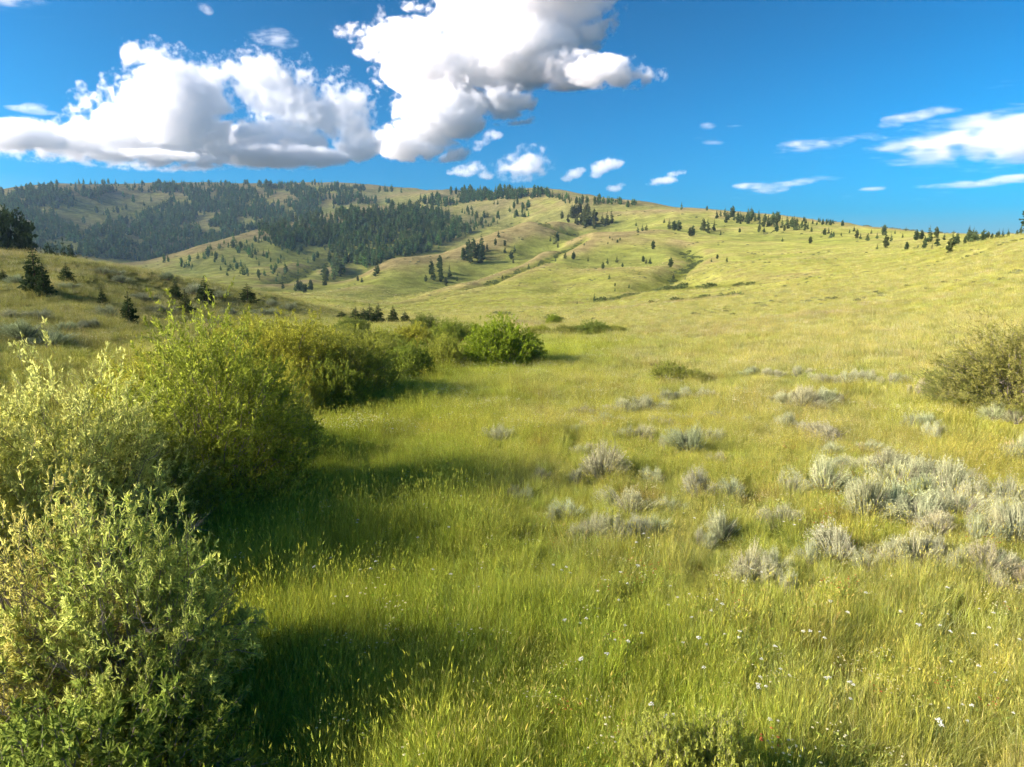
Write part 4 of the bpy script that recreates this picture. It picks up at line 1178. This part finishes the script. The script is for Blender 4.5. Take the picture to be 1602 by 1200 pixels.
def cloud(name, label, blobs, d, mat, voxel, band, n_sub, flat=None, depth=0.8, levels=2, seed=1):
    """blobs: (px, py, rx, ry) of the photograph's billows; every billow gets smaller billows over its surface"""
    rg = np.random.default_rng(seed)
    k = d / F_PX
    lobes = []
    cen = np.mean([sky_point(b[0], b[1], d) for b in blobs], 0)
    for px, py, rx, ry, *dd in blobs:
        c = sky_point(px, py, d + (dd[0] if dd else 0))
        c[1] += rg.uniform(-0.4, 0.4) * rx * k * depth
        r = np.array([rx * k, rx * k * depth, ry * k]) * (1.25 if levels == 1 or d == 4300 else 1.0)
        lobes.append((c, r))
        for j in range(n_sub):
            v = rg.normal(size=3); v /= np.linalg.norm(v)
            if v[2] < -0.35: v[2] *= -0.5
            q = c + v * r * rg.uniform(0.75, 0.98)
            s = rg.uniform(0.22, 0.5) * min(r[0], r[2])
            lobes.append((q, np.array([s, s, s * .9])))
            if levels > 1:
                for t in range(5):
                    w = rg.normal(size=3); w /= np.linalg.norm(w); 
                    if w @ v < 0: w = -w
                    s2 = s * rg.uniform(0.3, 0.55)
                    lobes.append((q + w * s * rg.uniform(0.8, 1.0), np.array([s2, s2, s2])))
    zb = None
    lobes = [(c - cen, r) for c, r in lobes]
    me = lobes_to_mesh(name, lobes)
    if flat is not None:
        zf = sky_point(np.mean([b[0] for b in blobs]), flat, d)[2] - cen[2]
        co = np.empty(len(me.vertices) * 3, np.float32); me.vertices.foreach_get('co', co); co = co.reshape(-1, 3)
        low = co[:, 2] < zf
        co[low, 2] = zf + (co[low, 2] - zf) * 0.18
        me.vertices.foreach_set('co', co.ravel())
    form = bpy.data.objects.new('cloud_form', me)           # only feeds the modifier, never linked to the scene
    form.location = cen
    vd = bpy.data.volumes.new(name)
    o = link(bpy.data.objects.new(name, vd))
    o.location = cen
    vd.materials.append(mat)
    md = o.modifiers.new('vapour', 'MESH_TO_VOLUME')
    md.object = form
    md.resolution_mode = 'VOXEL_SIZE'
    md.voxel_size = voxel
    md.interior_band_width = band
    md.density = 1.0
    o['label'] = label; o['category'] = 'cloud'
    return o


CM = cloud_material('cumulus_vapour', 0.019, 1.15, 0.015, 0.21, 0.56)
CS = cloud_material('small_cumulus_vapour', 0.013, 1.35, 0.017, 0.22, 0.75)
CW = cloud_material('wisp_vapour', 0.0085, 2.0, 0.0080, 0.30, 1.10, (0.28, 1.0, 2.2))
CT = cloud_material('thin_wisp_vapour', 0.006, 2.0, 0.009, 0.28, 1.1, (0.3, 1.0, 2.2))
cloud('cumulus_cloud', 'big towering white cumulus with grey base above the wooded hill', [
 (60,228,75,34),(130,228,70,44),(195,215,70,58),(238,160,50,50),(262,108,34,36),(290,180,80,72),(312,128,32,28),(345,118,36,30),(372,98,28,20),(418,140,50,56),(424,98,28,26),(470,135,36,38),(470,190,66,60),
 (538,172,46,46),(532,124,24,22),(566,160,26,34),(556,215,46,40),(400,225,110,38),(100,258,90,10),(250,256,120,16),(450,250,110,18),(10,228,26,26)],
 5200, CM, 11, 75, 18, flat=266, seed=3)
cloud('cumulus_cloud', 'broad white cumulus high over the middle of the range', [
 (690,100,110,52),(640,62,85,30),(575,55,55,14),(540,46,30,9),(600,80,50,22),(800,80,110,64),(890,42,70,46),(930,30,45,34),(890,108,75,32,-150),(940,118,62,26,-250),(985,124,44,19,-250),(1014,121,30,15,-250),(1036,116,14,11,-250),(780,160,66,30),(800,185,45,12),(690,180,80,52),(640,222,66,34),(588,212,26,18),(695,238,48,20),(850,4,120,40),(730,14,70,30),(650,12,30,10)],
 5600, CM, 11, 75, 16, seed=5)
cloud('small_cumulus_cloud', 'bright compact cumulus just above the middle skyline', [(818,262,38,22),(832,242,26,15),(796,268,24,12),(846,258,18,16),(812,280,30,6)], 4300, CS, 11, 55, 14, flat=286, seed=8)
cloud('small_cumulus_cloud', 'small ragged cloud left of the compact one', [(728,266,20,10),(745,260,14,9),(712,270,14,6),(762,275,14,7)], 4300, CS, 10, 45, 12, seed=9)
cloud('small_cumulus_cloud', 'little puff of cloud joined under the broad cumulus', [(770,210,16,9),(755,222,14,7),(745,232,10,6)], 4300, CS, 10, 45, 12, seed=10)
cloud('small_cumulus_cloud', 'small cloud in two lumps right of the compact cumulus', [(952,258,18,9),(940,262,16,10),(962,256,14,6),(930,275,10,5)], 4300, CS, 10, 45, 12, seed=11)
cloud('small_cumulus_cloud', 'slanting little cloud beside the two-lump cloud', [(898,272,13,8),(886,280,10,5),(908,266,9,5)], 4300, CS, 10, 45, 12, seed=12)
cloud('small_cumulus_cloud', 'tiny low cloud touching the skyline trees', [(962,294,13,6),(972,289,8,4)], 4300, CS, 10, 45, 10, seed=13)
cloud('small_cumulus_cloud', 'flat small cloud right of the little low clouds', [(1040,282,20,6),(1058,270,14,4),(1022,288,12,4),(1068,268,8,3)], 4300, CS, 10, 45, 10, seed=14)
cloud('wispy_cloud', 'large soft white cloud at the right edge', [(1480,224,84,28),(1560,220,100,36),(1640,220,80,40),(1425,228,44,16),(1520,204,66,18),(1590,248,90,12)], 5000, CW, 16, 110, 12, seed=15, levels=1)
cloud('wispy_cloud', 'thin streak of cloud above the soft one on the right', [(1420,184,32,6),(1460,174,26,6),(1395,196,18,5),(1490,172,14,4)], 5000, CT, 12, 60, 8, seed=16, levels=1)
cloud('wispy_cloud', 'grey leaf-shaped cloud left of the soft white one', [(1262,226,36,10),(1298,222,30,9),(1230,236,20,6),(1345,214,34,4),(1376,216,16,6)], 5000, CW, 12, 60, 10, seed=17, levels=1)
cloud('wispy_cloud', 'long tapering cloud low over the right-hand ridge', [(1180,291,30,7),(1206,294,26,8),(1240,286,34,5),(1285,279,34,3)], 5000, CW, 12, 55, 10, seed=18, levels=1)
cloud('wispy_cloud', 'low streak of cloud near the right edge', [(1470,293,36,4),(1530,287,50,5),(1585,282,44,6)], 5000, CW, 12, 55, 10, seed=19, levels=1)
cloud('wispy_cloud', 'faint small dash of cloud over the saddle', [(1362,296,18,3)], 5000, CT, 10, 40, 8, seed=20, levels=1)
cloud('wispy_cloud', 'faint pair of wisps in the open blue sky', [(1108,196,15,7),(1150,196,15,4),(1118,222,18,4)], 5000, CT, 10, 45, 10, seed=21, levels=1)
cloud('wispy_cloud', 'thin fluffy cloud above the towering cumulus', [(425,56,28,12),(444,66,22,9),(404,52,18,6)], 5200, CW, 12, 60, 12, seed=22, levels=1)
cloud('wispy_cloud', 'short slanting wisp near the top edge', [(318,10,9,6),(327,18,8,6)], 5200, CW, 10, 40, 10, seed=23, levels=1)
cloud('wispy_cloud', 'thin ragged wisps at the left over the cumulus end', [(40,170,22,4),(64,176,22,3),(50,162,14,3),(66,164,10,2)], 5200, CT, 10, 40, 8, seed=24, levels=1)
cloud('wispy_cloud', 'scrap of cloud in the top left corner', [(20,-2,36,8),(50,0,18,5)], 5200, CW, 10, 45, 10, seed=25, levels=1)
print('clouds', time.time() - T0)

# ------------------------------------------------------------------ the air between here and the hills
def haze_box(density):
    z0, z1 = float(GZ.min()) - 1.0, float(max(GZ.max(), (FZ + FH).max())) + 6.0
    X = 6600.0
    v = [(x, y, z) for x in (-X, X) for y in (-X, X) for z in (z0, z1)]
    f = [(0, 1, 3, 2), (4, 6, 7, 5), (0, 4, 5, 1), (2, 3, 7, 6), (0, 2, 6, 4), (1, 5, 7, 3)]
    me = bpy.data.meshes.new('haze'); me.from_pydata(v, [], f); me.update()
    o = link(bpy.data.objects.new('haze', me)); o['kind'] = 'stuff'; o['label'] = 'thin blue air haze over the valley and hills'
    m = bpy.data.materials.new('air'); t = NT(m)
    pv = t.n('ShaderNodeVolumePrincipled', i_Color=(.46, .70, 1.0, 1), i_Density=density, i_Anisotropy=0.2)
    t.n('ShaderNodeOutputMaterial', i_Volume=pv.outputs[0])
    me.materials.append(m)
    return o
haze_box(0.00007)
